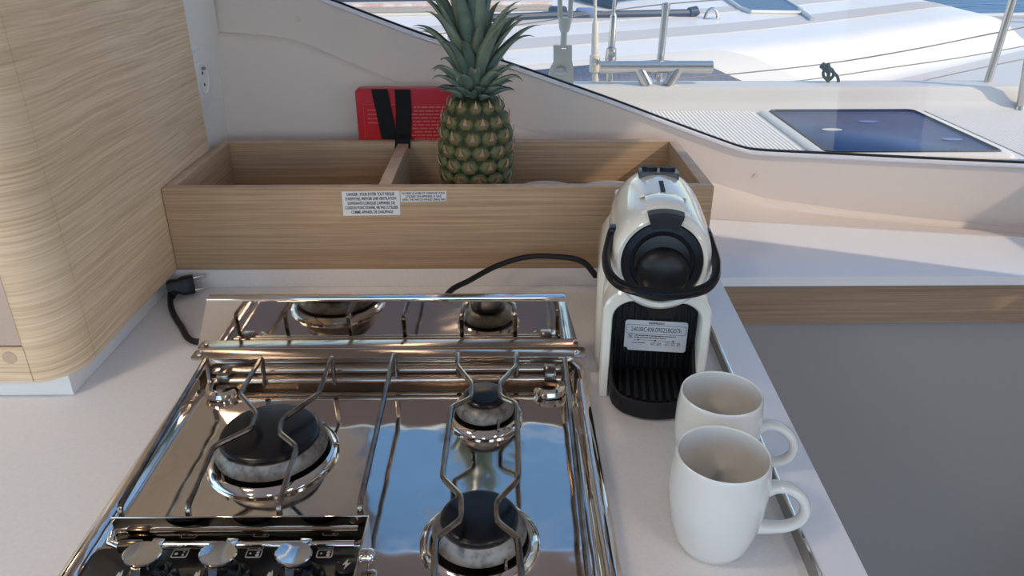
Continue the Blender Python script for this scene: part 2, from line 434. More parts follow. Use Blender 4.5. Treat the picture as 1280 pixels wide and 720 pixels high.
# unseen ceiling lamps with fixtures, added to fill the interior with light
for i, (x, y, e) in enumerate(((-1.0, -.7, 3.2), (.75, -.7, 3.2), (-.15, -1.35, 3.2), (-.85, .2, 4.2))):
    t = root('fill_lamp', (x, y, ZC), ['added round ceiling fill lamp left behind the viewer', 'added round ceiling fill lamp right behind the viewer', 'added round ceiling fill lamp nearest the cockpit door', 'added round ceiling fill lamp above the left end of the galley'][i], 'lamp', 'added ceiling fill lamps')
    finish('fill_lamp_rim', lathe(nb(), [(.095, -.001), (.1, -.006), (.095, -.014), (.085, -.016), (.083, -.010)], 40), 'white_plastic', t, local=True)
    finish('diffuser', lathe(nb(), [(.083, -.010), (.05, -.012), (0, -.0125)], 40), 'fill_glow', t, local=True)
    ld = bpy.data.lights.new('fill_light', 'AREA'); ld.shape = 'DISK'; ld.size = .17; ld.energy = e; ld.color = (1, .84, .66)
    lo = bpy.data.objects.new('fill_light', ld); col.objects.link(lo); lo.parent = t; lo.location = (0, 0, -.02)

# ================================================================== WORKTOP, LEDGE, SHELF, BASE UNIT
ZS = .016
fr = [az(1089, 728, ZS), az(898, 346, ZS)]            # outer right edge of the raised strip
def xr(y): a, b = fr; return a.x + (b.x - a.x) * (y - a.y) / (b.y - a.y)
ir = [az(1027, 728, ZS), az(884, 400, ZS)]
def xi(y): a, b = ir; return a.x + (b.x - a.x) * (y - a.y) / (b.y - a.y)
YF, YS = .30, 1.0
wt = root('galley_worktop', (-.3, .65, -.035), 'white laminate galley worktop under the gas hob and mugs', 'worktop')
bm = nb(); prism(bm, [(-1.5, YF, -.035), (xr(YF) - .001, YF, -.035), (xr(YS) - .001, YS - .001, -.035), (-1.5, YS - .001, -.035)], (0, 0, .035)); finish('slab', bm, 'laminate', wt, smooth=0)
bm = nb(); prism(bm, [(xi(YF) + .0022, YF, .0), (xr(YF), YF, .0), (xr(YS), YS - .012, .0), (xi(YS) + .0022, YS - .012, .0)], (0, 0, ZS)); finish('raised_edge', bm, 'solid_white', wt, smooth=0)
bm = nb(); prism(bm, [(xi(YF), YF, .0002), (xi(YF) + .002, YF, .0002), (xi(YS) + .002, YS - .002, .0002), (xi(YS), YS - .002, .0002)], (0, 0, ZS + .0005)); finish('edge_strip', bm, 'alu', wt, smooth=0)
bm = nb(); tube(bm, [(xi(YF) + .001, YF, ZS + .0005), (xi(YS - .01) + .001, YS - .012, ZS + .0005)], .0019, 8); finish('edge_bead', bm, 'chrome', wt)
ZL = .028
led = finish('back_ledge', mbox((-.4825, YS, -.035), (.300, 1.285, ZL), .0015), 'laminate', smooth=30); tag(led, 'low white laminate ledge under the oak storage tray', 'ledge')
sh = root('window_shelf', (.8, 1.1, -.08), 'white topped shelf below the window with oak fascia right of the coffee machine', 'shelf')
bm = nb(); XE = XR - .005
pts = [(.301, .991), (XE, .991)] + [(x, Yb(x) + .01) for x in (XE, 1.2, 1.0, .8, .6, .45, .301)]
prism(bm, [(x, y, ZS - .0145) for x, y in pts], (0, 0, .0145)); finish('shelf_top', bm, 'solid_white', sh, smooth=0)
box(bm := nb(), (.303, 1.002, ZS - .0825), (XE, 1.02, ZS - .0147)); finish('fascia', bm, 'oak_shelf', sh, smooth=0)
struct(finish('wall_panel', mbox((.303, 1.022, ZF), (XE, 1.06, ZS - .0147)), 'panel_grey', smooth=0), 'plain grey panel below the window shelf', 'panel')
struct(finish('wall_panel', mbox((-1.49, 1.022, ZF), (.303, 1.06, -.0365)), 'panel_grey', smooth=0), 'plain panel behind the galley base unit', 'panel')
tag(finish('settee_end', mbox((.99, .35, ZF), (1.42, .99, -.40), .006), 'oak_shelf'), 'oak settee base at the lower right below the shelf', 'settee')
gb = root('galley_unit', (-.3, .6, ZF), 'oak galley base unit carrying the white worktop', 'cabinet')
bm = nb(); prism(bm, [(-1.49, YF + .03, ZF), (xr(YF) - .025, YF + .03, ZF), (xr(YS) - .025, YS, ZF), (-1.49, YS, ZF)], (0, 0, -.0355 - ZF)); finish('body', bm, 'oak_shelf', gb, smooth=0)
for i in range(3):
    x0 = -1.3 + i * .5; d = finish('door', mbox((x0, YF + .012, ZF + .1), (x0 + .48, YF + .03, -.06), .002), 'oak', gb)
    finish('handle', tube(nb(), [(x0 + .2, YF + .012, -.12), (x0 + .2, YF - .005, -.12), (x0 + .28, YF - .005, -.12), (x0 + .28, YF + .012, -.12)], .004), 'chrome', d)

# ================================================================== TALL OAK CABINET (left)
XC, YC0, YC1, YFR = -.470, .757, 1.195, .705
cb = root('tall_cabinet', (-.9, .95, 0), 'tall oak cabinet with rounded corner left of the hob', 'cabinet')
finish('plinth', mbox((-1.49, .722, .0005), (-.484, 1.19, ZL - .0004)), 'white_plastic', cb, smooth=0)
finish('carcass', mbox((-1.48, .775, ZL + .002), (XC - .019, YC1 - .001, ZC - .002)), 'void_black', cb, smooth=0)
finish('side_panel', mbox((XC - .018, YC0 + .0008, ZL), (XC, YC1, ZC - .001), .0006, 1), 'oak_cabinet', cb)
ra = .05; rxx = .041; cxx, cyy = XC - rxx, YFR + ra
arc = [(XC, YC0 - .0004)] + [(cxx + rxx * math.cos(R(-a)), cyy + ra * math.sin(R(-a))) for a in range(0, 91, 6)]
inner = [(cxx, YC0 - .0004)] + [(cxx - .0, cyy) for a in range(0, 91, 6)]
bm = nb(); ring = [(p[0], p[1], ZL) for p in arc] + [(cxx, YC0 - .0004, ZL)]
prism(bm, ring, (0, 0, ZC - .001 - ZL)); finish('corner_panel', bm, 'oak_cabinet', cb, smooth=20)
ap = ay(30, 432, YFR); AX, AZ = ap.x - .001, ap.z
finish('lower_rail', mbox((-1.48, YFR, ZL), (cxx - .001, YFR + .018, AZ - .002), .0006, 1), 'oak_cabinet', cb)
finish('front_stile', mbox((AX + .002, YFR, AZ - .0005), (cxx - .001, YFR + .018, ZC - .001)), 'oak_cabinet', cb, smooth=0)
finish('upper_rail', mbox((-1.48, YFR, .52), (AX + .001, YFR + .018, ZC - .001)), 'oak_cabinet', cb, smooth=0)
dr = finish('oven_door', mbox((-1.42, YFR - .002, AZ), (AX, YFR + .018, .515), .003), 'steel', cb); dr['label'] = 'grey metal appliance door'
finish('glass', mbox((-1.36, YFR - .003, AZ + .06), (AX - .05, YFR - .0015, .46), .0005), 'black_gloss', dr)
p = ay(12, 447, YFR); finish('cap', lathe(nb(), [(.0075, 0), (.0075, .0006), (0, .0008)], 24, Matrix.Translation((p.x, YFR, p.z)) @ Matrix.Rotation(R(90), 4, 'X')), 'oak_edge', cb)
# white end wall with the socket
struct(finish('wall_side', mbox((-.60, YC1 + .0015, ZL), (-.484, 1.36, ZC)), 'white_plastic', smooth=0), 'white end panel between the oak cabinet and hull wall', 'panel')
XO = -.484
c = [ax(230, 69, XO), ax(249, 62, XO), ax(261, 125, XO), ax(240, 139, XO)]
y0 = (c[0].y + c[3].y) / 2; y1 = (c[1].y + c[2].y) / 2; z1 = (c[0].z + c[1].z) / 2; z0 = (c[2].z + c[3].z) / 2
y0 = max(y0, YC1 + .004); yc, zc = (y0 + y1) / 2, (z0 + z1) / 2 
sk = root('wall_socket', (XO, yc, zc), 'white wall power socket with a round recess above the tray', 'socket')
MX = Matrix.Translation((XO, yc, zc)) @ Matrix.Rotation(R(90), 4, 'Y') @ Matrix.Rotation(R(90), 4, 'Z')
hy, hz = max((y1 - y0) / 2, .03), .043
bm = nb(); slab(bm, rrect(-hy, hy, -hz, hz, .004), 0, .008, .0025, MX); finish('face_plate', bm, 'white_plastic', sk)
bm = nb(); slab(bm, rrect(-.0255, .0255, -.0270, .0270, .002), .0078, .0100, .0012, MX); finish('insert', bm, 'white_plastic', sk)
bm = nb(); lathe(bm, [(.0225, .0098), (.0225, .0122), (.0205, .0124), (.0195, .0106), (0, .0103)], 36, MX @ Matrix.Translation((0, .0, 0)) @ Matrix.Diagonal((.9, 1.05, 1, 1))); finish('socket_well', bm, 'white_plastic', sk)
for dz in (.009, -.009):
    bm = nb(); lathe(bm, [(.0027, .0103), (.0027, .0108), (0, .0109)], 12, MX @ Matrix.Translation((.0, dz, 0))); finish('pin_hole', bm, 'void_black', sk)
bm = nb(); lathe(bm, [(.0022, .0102), (.0022, .016), (0, .0165)], 10, MX @ Matrix.Translation((0, .016, 0))); finish('earth_pin', bm, 'alu', sk)

# ================================================================== OAK TRAY
ZR = ay(640, 234, YS).z
tr = root('storage_tray', (-.09, 1.13, ZL), 'oak storage tray with a divider standing on the back ledge', 'tray')
TX0, TX1, TY0, TY1, TH = XC + .001, ay(893, 234, YS).x, YS, az(640, 174, ZR).y, .016
def panel(name, a, b, mname='oak'):
    o = finish(name, mbox(a, b, .0012, 2), [mname, 'oak_edge'], tr, smooth=30)
    for p in o.data.polygons:
        if p.normal.z > .9: p.material_index = 1
    return o
panel('front_panel', (TX0, TY0, ZL), (TX1, TY0 + TH, ZR))
panel('back_panel', (TX0, TY1 - TH, ZL), (TX1, TY1, ZR))
panel('side_panel', (TX0, TY0 + TH, ZL), (TX0 + TH, TY1 - TH, ZR))
panel('side_panel', (TX1 - TH, TY0 + TH, ZL), (TX1, TY1 - TH, ZR))
DX = az(500, 186, ZR).x
panel('divider', (DX - .009, TY0 + TH, ZL), (DX + .009, TY1 - TH, ZR - .002))
finish('base_panel', mbox((TX0 + TH, TY0 + TH, ZL), (DX - .009, TY1 - TH, ZL + .012)), 'oak', tr, smooth=0)
ZB = .080
finish('base_panel', mbox((DX + .009, TY0 + TH, ZL), (TX1 - TH, TY1 - TH, ZB)), 'grey_liner', tr, smooth=0)
# two white plates lying in the tray
for i, (u, lab) in enumerate(((682, 'white plate in the oak tray just right of the pineapple'), (762, 'white plate in the oak tray behind the coffee machine'))):
    p = ay(u, 228, 1.20); x = p.x
    pl = root('plate', (x, 1.165, ZB), lab, 'plate', 'plates in the tray')
    finish('dish', lathe(nb(), [(0, 0.002), (.03, 0), (.032, .002), (.05, .009), (.0505, .0105), (.049, .0105), (.031, .004), (0, .0035)], 40), 'plate_white', pl, local=True)
    finish('foot_ring', lathe(nb(), [(.031, 0), (.031, .0015), (.028, .0015), (.028, 0), (.031, 0)], 32), 'plate_white', pl, local=True)

# stickers on the tray front
def sticker(px, label, lines, widths, dy):
    P = [ay(u, v, YS) for u, v in px]
    c = sum(P, Vector()) / 4
    st = root('warning_sticker', (c.x, YS, c.z), label, 'sticker', 'warning stickers on the tray')
    bm = nb(); prism(bm, [(p.x, YS - .0008, p.z) for p in P], (0, .0006, 0)); finish('backing', bm, 'paper_white', st, smooth=0)
    wdt = (P[1] - P[0]).length; hgt = (P[0] - P[3]).length; n = len(lines)
    size = hgt / n * dy
    M = frame((c.x, YS - .001, P[0].z - hgt / n * .78), (P[1] - P[0]), (0, 0, 1))
    lettering('lettering', lines, st, M, size, 'ink', lead=(hgt * .93 / n) / size, bold=size * .025, width=[wdt * k for k in widths])
sticker([(427, 239.5), (499.5, 238.5), (500.5, 268.5), (429.5, 269.5)], 'larger white warning sticker with five lines on the tray front',
        ['DANGER : POUR EVITER TOUT RISQUE', "D'ASPHYXIE, PREVOIR UNE VENTILATION", "SUFFISANTE LORSQUE L'APPAREIL DE", "CUISSON FONCTIONNE, NE PAS L'UTILISER", "COMME APPAREIL DE CHAUFFAGE"], [.82, .88, .82, .92, .73], .86)
sticker([(500.5, 239.2), (558, 238.6), (558, 251.2), (500.8, 252)], 'smaller white warning sticker with three lines on the tray front',
        ['OUVRIR LE HUBLOT LORSQUE VOUS', 'UTILISEZ UN APPAREIL A GAZ', 'OPEN THE HATCH WHILE USING GAS'], [.93, .79, .95], .86)

# ================================================================== RED CASE WITH STRAPS
cp = [ay(443, 112, TY1 + .004), ay(566, 109, TY1 + .004)]
case = root('red_case', ((cp[0].x + cp[1].x) / 2, TY1 + .022, ZL), 'red flat safety case with black straps standing behind the tray', 'case')
x0, x1, zt = cp[0].x, cp[1].x + .012, cp[0].z
bm = nb(); rings = []
for y, d in ((0.003, .004), (.003, .002), (.006, 0), (.030, 0), (.034, .003), (.034, .006)):
    rg = rrect(x0 + d, x1 - d, ZL + .001 + d, zt - d, .006)
    rings.append([(x, TY1 + y, z) for x, z in rg])
loft(bm, rings, True, True, True); finish('shell', bm, 'red_vinyl', case)
yf = TY1 + .0022
bm = nb(); tube(bm, [(x0 + .012, yf + .0008, ZL + .02), (x0 + .012, yf + .0008, zt - .024), (x1 - .01, yf + .0008, zt - .024), (x1 - .01, yf + .0008, ZL + .02)], .0004, 4); finish('print_border', bm, 'red_print', case)
bm = nb(); rnd = random.Random(3)
for k in range(11):
    z = zt - .030 - k * .0058; xa = x0 + .082 + rnd.random() * .012 if k > 1 else x0 + .095
    x = x1 - .014
    while x > xa:
        wl = .004 + rnd.random() * .010; box(bm, (max(x - wl, xa), yf + .0002, z), (x, yf + .0010, z + (.0022 if k else .0032))); x -= wl + .0018
for k in range(4):
    z = zt - .034 - k * .007; box(bm, (x0 + .018, yf + .0002, z), (x0 + .034 + .004 * (k % 2), yf + .001, z + .0016))
finish('print_lines', bm, 'red_print', case, smooth=0)['kind'] = 'stuff'
def band(name, pts, wd):
    """strap as a thin ribbon"""
    bm = nb(); L = []
    for p, a in pts:
        p = Vector(p); a = Vector(a).normalized() * wd / 2; L.append((p - a, p + a))
    r = [[l, rr, rr + Vector((0, .0015, 0)), l + Vector((0, .0015, 0))] for l, rr in L]
    loft(bm, r, True, True, True); return finish(name, bm, 'webbing', case, smooth=40)
def sp(u, v, y): return ay(u, v, y)
band('strap', [(sp(474, 111.5, yf - .0016), (1, 0, 0)), (sp(480, 140, yf - .0018), (1, 0, -.05)), (sp(487, 174, yf - .0018), (1, 0, -.06))], .0265)
band('strap', [(sp(503, 112, yf - .0016), (1, 0, 0)), (sp(504.5, 140, yf - .004), (1, 0, 0)), (sp(504, 168, TY1 - .002), (1, 0, 0)), (sp(503.5, 174, TY1 - TH - .003), (1, 0, .02)), (sp(503, 186, TY1 - TH - .004), (1, 0, .02))], .0255)

# ================================================================== PINEAPPLE
PY = 1.125; pc = ay(595, 180, PY); PX = pc.x
pine = root('pineapple', (PX, PY, ZB), 'ripe pineapple with a spiky green crown standing in the oak tray', 'pineapple')
PH = ay(595, 116, PY).z - ZB
prof = [(0.0, .001), (.028, .001), (.041, .008), (.0475, .028), (.0505, .055), (.0515, .08), (.0505, .105), (.047, .13), (.040, .15), (.031, .163), (.020, .170), (0, .172)]
prof = [(r, z * PH / .172) for r, z in prof]
finish('flesh', lathe(nb(), prof, 40), 'pine_base', pine, local=True)
def prad(z):
    for (r0, z0), (r1, z1) in zip(prof, prof[1:]):
        if z0 <= z <= z1 and z1 > z0: return r0 + (r1 - r0) * (z - z0) / (z1 - z0)
    return prof[-1][0]
def eye_mesh(mname):
    bm = nb(); n = 12; rings = []
    def hexr(a): return 1.0 / max(abs(math.cos(a)), abs(math.cos(a - math.pi / 3)), abs(math.cos(a + math.pi / 3))) * .9
    for s, z in ((1.02, -.22), (.97, .08), (.74, .34), (.42, .46), (.15, .40), ):
        rings.append([bm.verts.new((s * hexr(2 * math.pi * k / n + .52) * math.cos(2 * math.pi * k / n), s * hexr(2 * math.pi * k / n + .52) * math.sin(2 * math.pi * k / n), z)) for k in range(n)])
    for j, (A, B) in enumerate(zip(rings, rings[1:])):
        for k in range(n):
            f = bm.faces.new((A[k], A[(k + 1) % n], B[(k + 1) % n], B[k])); f.material_index = (0, 0, 1, 2)[j]
    f = bm.faces.new(rings[-1]); f.material_index = 2
    # dry bract pointing up from the eye
    b = [(-.30, -.16, .42), (.30, -.16, .42), (.15, .30, .58), (0, .85, .62), (-.15, .30, .58)]
    t = [(x * .9, y, z + .07) for x, y, z in b]
    V0 = [bm.verts.new(p) for p in b]; V1 = [bm.verts.new(p) for p in t]
    bm.faces.new(V1).material_index = 3
    for k in range(5): bm.faces.new((V0[k], V0[(k + 1) % 5], V1[(k + 1) % 5], V1[k])).material_index = 3
    bmesh.ops.recalc_face_normals(bm, faces=bm.faces[:])
    me = bpy.data.meshes.new(mname); bm.to_mesh(me); bm.free()
    for p in me.polygons: p.use_smooth = True
    me.set_sharp_from_angle(angle=R(45))
    return me
eyeA = eye_mesh('eye'); [eyeA.materials.append(MATS[k]) for k in ('pine_rim', 'pine_mid', 'pine_core', 'pine_bract')]
eyeB = eye_mesh('eye_ripe'); [eyeB.materials.append(MATS[k]) for k in ('pine_rim', 'pine_low', 'pine_low', 'pine_bract')]
rows = 8; NE = 12
for r in range(rows):
    z = PH * (.075 + .83 * r / (rows - 1)); rad = prad(z)
    dz = .004; sl = (prad(min(z + dz, PH * .97)) - prad(max(z - dz, .005))) / (2 * dz)
    for k in range(NE):
        a = 2 * math.pi * (k + .5 * (r % 2) + .08 * r) / NE + random.uniform(-.03, .03)
        nrm = Vector((math.cos(a), math.sin(a), -sl)).normalized(); tx = Vector((-math.sin(a), math.cos(a), 0)); ty = nrm.cross(tx)
        sx = 2 * math.pi * rad / NE * .545; sy = PH * .83 / (rows - 1) * .62
        if r >= rows - 2: sy *= .85
        o = bpy.data.objects.new('eye', eyeB if r < 1 else eyeA); col.objects.link(o); o.parent = pine
        M = Matrix((tx, ty, nrm)).transposed().to_4x4(); M.translation = Vector((rad * math.cos(a), rad * math.sin(a), z)) - nrm * .0005
        o.matrix_local = M @ Matrix.Rotation(random.uniform(-.06, .06), 4, 'Z') @ Matrix.Diagonal((sx, sy, .0145, 1))
def leaf_mesh(name, L, W, curl, tip, mname):
    """tapered gutter-shaped blade, rising along +z and bending towards +x"""
    n = 12; bm = nb(); rings = []; th = 0; p = Vector((0, 0, 0))
    for i in range(n + 1):
        t = i / n
        wd = W * (1 - t ** 1.6) * (.75 + .5 * math.sin(min(1, t * 2.2) * math.pi / 2)) + .0004
        ang = curl * t + tip * max(0, t - .6) ** 1.5 * 2.5
        d = Vector((math.sin(ang), 0, math.cos(ang))); nr = Vector((math.cos(ang), 0, -math.sin(ang)))
        g = .32 * wd
        rings.append([p + Vector((0, -wd / 2, 0)) - nr * g, p + Vector((0, -wd / 4, 0)) - nr * g * .3, p.copy(), p + Vector((0, wd / 4, 0)) - nr * g * .3, p + Vector((0, wd / 2, 0)) - nr * g,
                      p + Vector((0, wd / 4, 0)) + nr * .0012 * (1 - t), p + nr * .0022 * (1 - t), p + Vector((0, -wd / 4, 0)) + nr * .0012 * (1 - t)])
        p = p + d * (L / n)
    loft(bm, rings, True, True, True)
    bmesh.ops.recalc_face_normals(bm, faces=bm.faces[:])
    me = bpy.data.meshes.new(name); bm.to_mesh(me); bm.free(); me.materials.append(MATS[mname])
    for q in me.polygons: q.use_smooth = True
    return me
LM = [leaf_mesh('leaf_tall', .175, .024, .25, .2, 'leaf_green'), leaf_mesh('leaf_tall_dark', .16, .023, .45, .4, 'leaf_dark'), leaf_mesh('leaf_mid', .115, .021, .55, 1.0, 'leaf_green'),
      leaf_mesh('leaf_mid_dark', .10, .020, .6, 1.4, 'leaf_dark'), leaf_mesh('leaf_low', .06, .018, .6, 2.2, 'leaf_green'), leaf_mesh('leaf_short', .036, .018, .35, 1.2, 'leaf_dark')]
NLF = 74
for i in range(NLF):
    t = i / (NLF - 1)                     # 0 low outer .. 1 inner top
    a = i * 2.39996 + .4
    if t < .22: me = LM[5]; lean = 1.10 - t
    elif t < .45: me = LM[4]; lean = .95 - .7 * t
    elif t < .60: me = LM[3] if i % 2 else LM[2]; lean = .72 - .5 * t
    elif t < .78: me = LM[2] if i % 3 else LM[1]; lean = .62 - .45 * t
    else: me = LM[0] if i % 2 else LM[1]; lean = .34 - .30 * t
    zb = PH - .006 + .058 * t ** 1.2; rr = .021 * (1 - t) ** .5 + .003
    o = bpy.data.objects.new('leaf', me); col.objects.link(o); o.parent = pine
    o.matrix_local = Matrix.Translation((rr * math.cos(a), rr * math.sin(a), zb)) @ Matrix.Rotation(a, 4, 'Z') @ Matrix.Rotation(lean + random.uniform(-.08, .08), 4, 'Y') @ Matrix.Diagonal((1, 1, 1, 1)) @ Matrix.Scale(random.uniform(.85, 1.12), 4)
finish('crown_core', lathe(nb(), [(.021, PH - .012), (.020, PH + .01), (.012, PH + .05), (0, PH + .08)], 16), 'leaf_dark', pine, local=True)

# ================================================================== GAS HOB
HX0, HX1, HY0, HY1 = -.358, .094, .352, .778
hob = root('gas_hob', ((HX0 + HX1) / 2, (HY0 + HY1) / 2, 0), 'stainless steel three burner gas hob set on the worktop', 'hob')
bm = nb(); rings = []
for d, z, r in ((0, .0005, .022), (0, .007, .022), (.002, .011, .021), (.007, .013, .018), (.013, .012, .014), (.017, .006, .012), (.020, .0045, .01), (.026, .004, .008), (.1, .004, .004)):
    rings.append([(x, y, z) for x, y in rrect(HX0 + d, HX1 - d, HY0 + d, HY1 - d, r)])
loft(bm, rings, True, False, True); finish('base_plate', bm, 'steel', hob, smooth=50)
# upright mirror splash plate behind the burners
YP = .772
pt = [ay(258, 377, YP), ay(707, 377, YP)]; pb = [ay(247, 436, YP), ay(724, 436, YP)]
zb_ = pb[0].z
sx0, sx1 = pb[0].x, pb[1].x
bm = nb(); prism(bm, [(sx0, YP, zb_), (sx1, YP, zb_), (pt[1].x, YP, pt[1].z), (pt[0].x, YP, pt[0].z)], (0, .0015, 0)); finish('splash_plate', bm, 'steel_mirror', hob, smooth=0)
bm = nb(); box(bm, (pt[0].x, YP - .0006, pt[0].z - .0005), (pt[1].x, YP + .012, pt[0].z + .0035), .0014); finish('splash_lip', bm, 'chrome', hob)
bm = nb(); rg = rrect(sx0 - .002, sx1 + .007, YP - .021, YP + .001, .005); slab(bm, rg, zb_ - .003, zb_ - .001, .0006); box(bm, (sx0 + .01, YP - .004, .004), (sx1 - .008, YP, zb_ - .002)); finish('splash_flange', bm, 'steel_warm', hob)
for x, y in ((sx0 + .006, YP - .011), (sx1 - .003, YP - .012)):
    finish('screw', lathe(nb(), [(.0034, -.001), (.0032, .0005), (.0012, .001), (0, .0005)], 14, Matrix.Translation((x, y, zb_))), 'chrome', hob)
# rear rods and clips
for dy, zz, rr in ((-.034, .021, .0036), (-.048, .0165, .0032)):
    finish('rear_rod', tube(nb(), [(HX0 + .03, YP + dy, zz), (HX1 - .03, YP + dy, zz)], rr, 10), 'steel_warm', hob)
for x in (HX0 + .037, HX1 - .05):
    finish('rod_clip', mbox((x, YP - .052, .0125), (x + .014, YP - .029, .0255), .002), 'wire_steel', hob)
for x in (HX0 + .03, HX1 - .03):
    s = 1 if x < -.1 else -1
    finish('corner_foot', tube(nb(), catmull([(x, YP - .05, .012), (x + .004 * s, YP - .066, .010), (x + .02 * s, YP - .068, .009), (x + .028 * s, YP - .060, .008)], 5), .0058, 8), 'chrome', hob)
# burners
def burner(u, v, rcap, rhead, rring, igu):
    c = az(u, v, .035)
    b = finish('burner', lathe(nb(), [(rring, .0042), (rring + .001, .0065), (rring - .001, .0095), (rring - .005, .0115), (rring - .009, .0105), (rring - .0115, .006), (rring - .012, .0045)], 48, Matrix.Translation((c.x, c.y, 0))), 'chrome', hob, origin=(c.x, c.y, .004))
    T = Matrix.Translation((c.x, c.y, 0))
    finish('burner_well', lathe(nb(), [(rring - .0115, .0046), (rhead - .012, .0048), (rhead - .012, .014)], 40, T), 'void_black', b)
    finish('burner_head', lathe(nb(), [(rhead - .012, .0135), (rhead, .0150), (rhead + .0005, .0175), (rhead - .002, .0235), (rcap + .001, .0285), (rcap - .004, .0290), (0, .029)], 48, T), 'burner_alu', b)
    finish('burner_cap', lathe(nb(), [(rcap - .003, .0288), (rcap, .0298), (rcap + .0003, .0325), (rcap - .0015, .0348), (rcap - .004, .0354), (0, .0356)], 48, T), 'enamel_black', b)
    ig = Vector((c.x + igu[0], c.y + igu[1], 0))
    finish('spark_pin', lathe(nb(), [(.0018, .006), (.0018, .016), (.0010, .020), (0, .0205)], 10, Matrix.Translation(ig)), 'wire_steel', b)
burner(337, 537, .0468, .0535, .0625, (-.033, -.046))
burner(606, 491, .0222, .0305, .0395, (.014, -.0285))
burner(599, 643, .0322, .0395, .0500, (.022, -.035))
# pan support
ZW = .048; RW = .0027
sup = finish('pan_support', tube(nb(), roundpoly([(HX0 + .03, YP - .036, .021), (HX0 + .03, YP - .034, .0225)], .001), .003), 'wire_steel', hob)
def wire(px, front=True, zr=.020, yend=None):
    P = [az(u, v, ZW) for u, v in px]
    pts = [Vector((P[0].x, P[0].y - .004, zr - .006)), Vector((P[0].x, P[0].y, ZW))] + P[1:]
    if front:
        e = P[-1]; f = P[-2]; k = (.4915 - f.y) / (e.y - f.y); g = f.lerp(e, k); g.z = .0425; pts[-1] = g
        pts += [Vector((g.x, .4885, .006))]
    else:
        d = P[-1]; pts += [Vector((d.x, HY0 + .03, ZW)), Vector((d.x, HY0 + .028, .008))]
    finish('wire', tube(nb(), roundpoly(pts, .006, 4), RW, 8), 'wire_steel', sup)
wire([(258, 447), (140, 639)])
wire([(327, 446), (300, 493), (321, 517), (314, 536), (267, 558), (226, 640)])
wire([(415, 445), (398, 493), (353, 524), (349, 541), (371, 559), (342, 640)])
wire([(493, 441), (445, 641)])
wire([(572, 440), (572, 458), (590, 480), (589, 498), (564, 509), (553, 597), (577, 621), (577, 649), (545, 673), (542, 720)], False)
wire([(645.5, 440), (645.5, 458), (625, 479), (625, 496), (646, 505), (648, 599), (620, 628), (621, 652), (647, 672), (652, 720)], False)
wire([(705.6, 446), (736, 722)], False)
# control panel, guard and knobs
YG = .484
gz = ay(300, 646, YG).z; gx0 = ay(137, 646, YG).x; gx1 = ay(461, 647, YG).x
bm = nb(); box(bm, (gx0, YG, .006), (gx1, YG + .0016, gz), .0005, 1); box(bm, (gx1 - .0016, HY0 + .03, .006), (gx1, YG, gz), .0005, 1)
finish('guard', bm, 'steel_mirror', hob)
finish('guard_rod', tube(nb(), [(gx0 - .004, YG + .004, .018), (gx0 - .002, YG - .006, .0165), (gx0 + .006, YG - .0085, .0155), (gx1 - .012, YG - .0085, .0155)], .0032, 10), 'chrome', hob)
finish('rod_clip', mbox((gx0 + .006, YG - .0125, .0105), (gx0 + .026, YG - .005, .0195), .0015), 'wire_steel', hob)
finish('hinge_knob', lathe(nb(), [(.006, 0), (.0065, .003), (.005, .006), (0, .007)], 16, Matrix.Translation((gx1, YG - .022, .016)) @ Matrix.Rotation(R(90), 4, 'Y')), 'chrome', hob)
py1 = az(300, 684, .0085).y; px1 = az(452, 690, .0085).x; px0 = HX0 + .016
bm = nb(); slab(bm, rrect(px0 - .004, px1 + .004, HY0 + .02, py1 + .004, .010), .0038, .0072, .001); finish('panel_frame', bm, 'steel', hob)
bm = nb(); slab(bm, rrect(px0, px1, HY0 + .024, py1, .008), .0072, .0086, .0005)
cpn = finish('control_panel', bm, 'panel_black', hob)
ZP = .0088
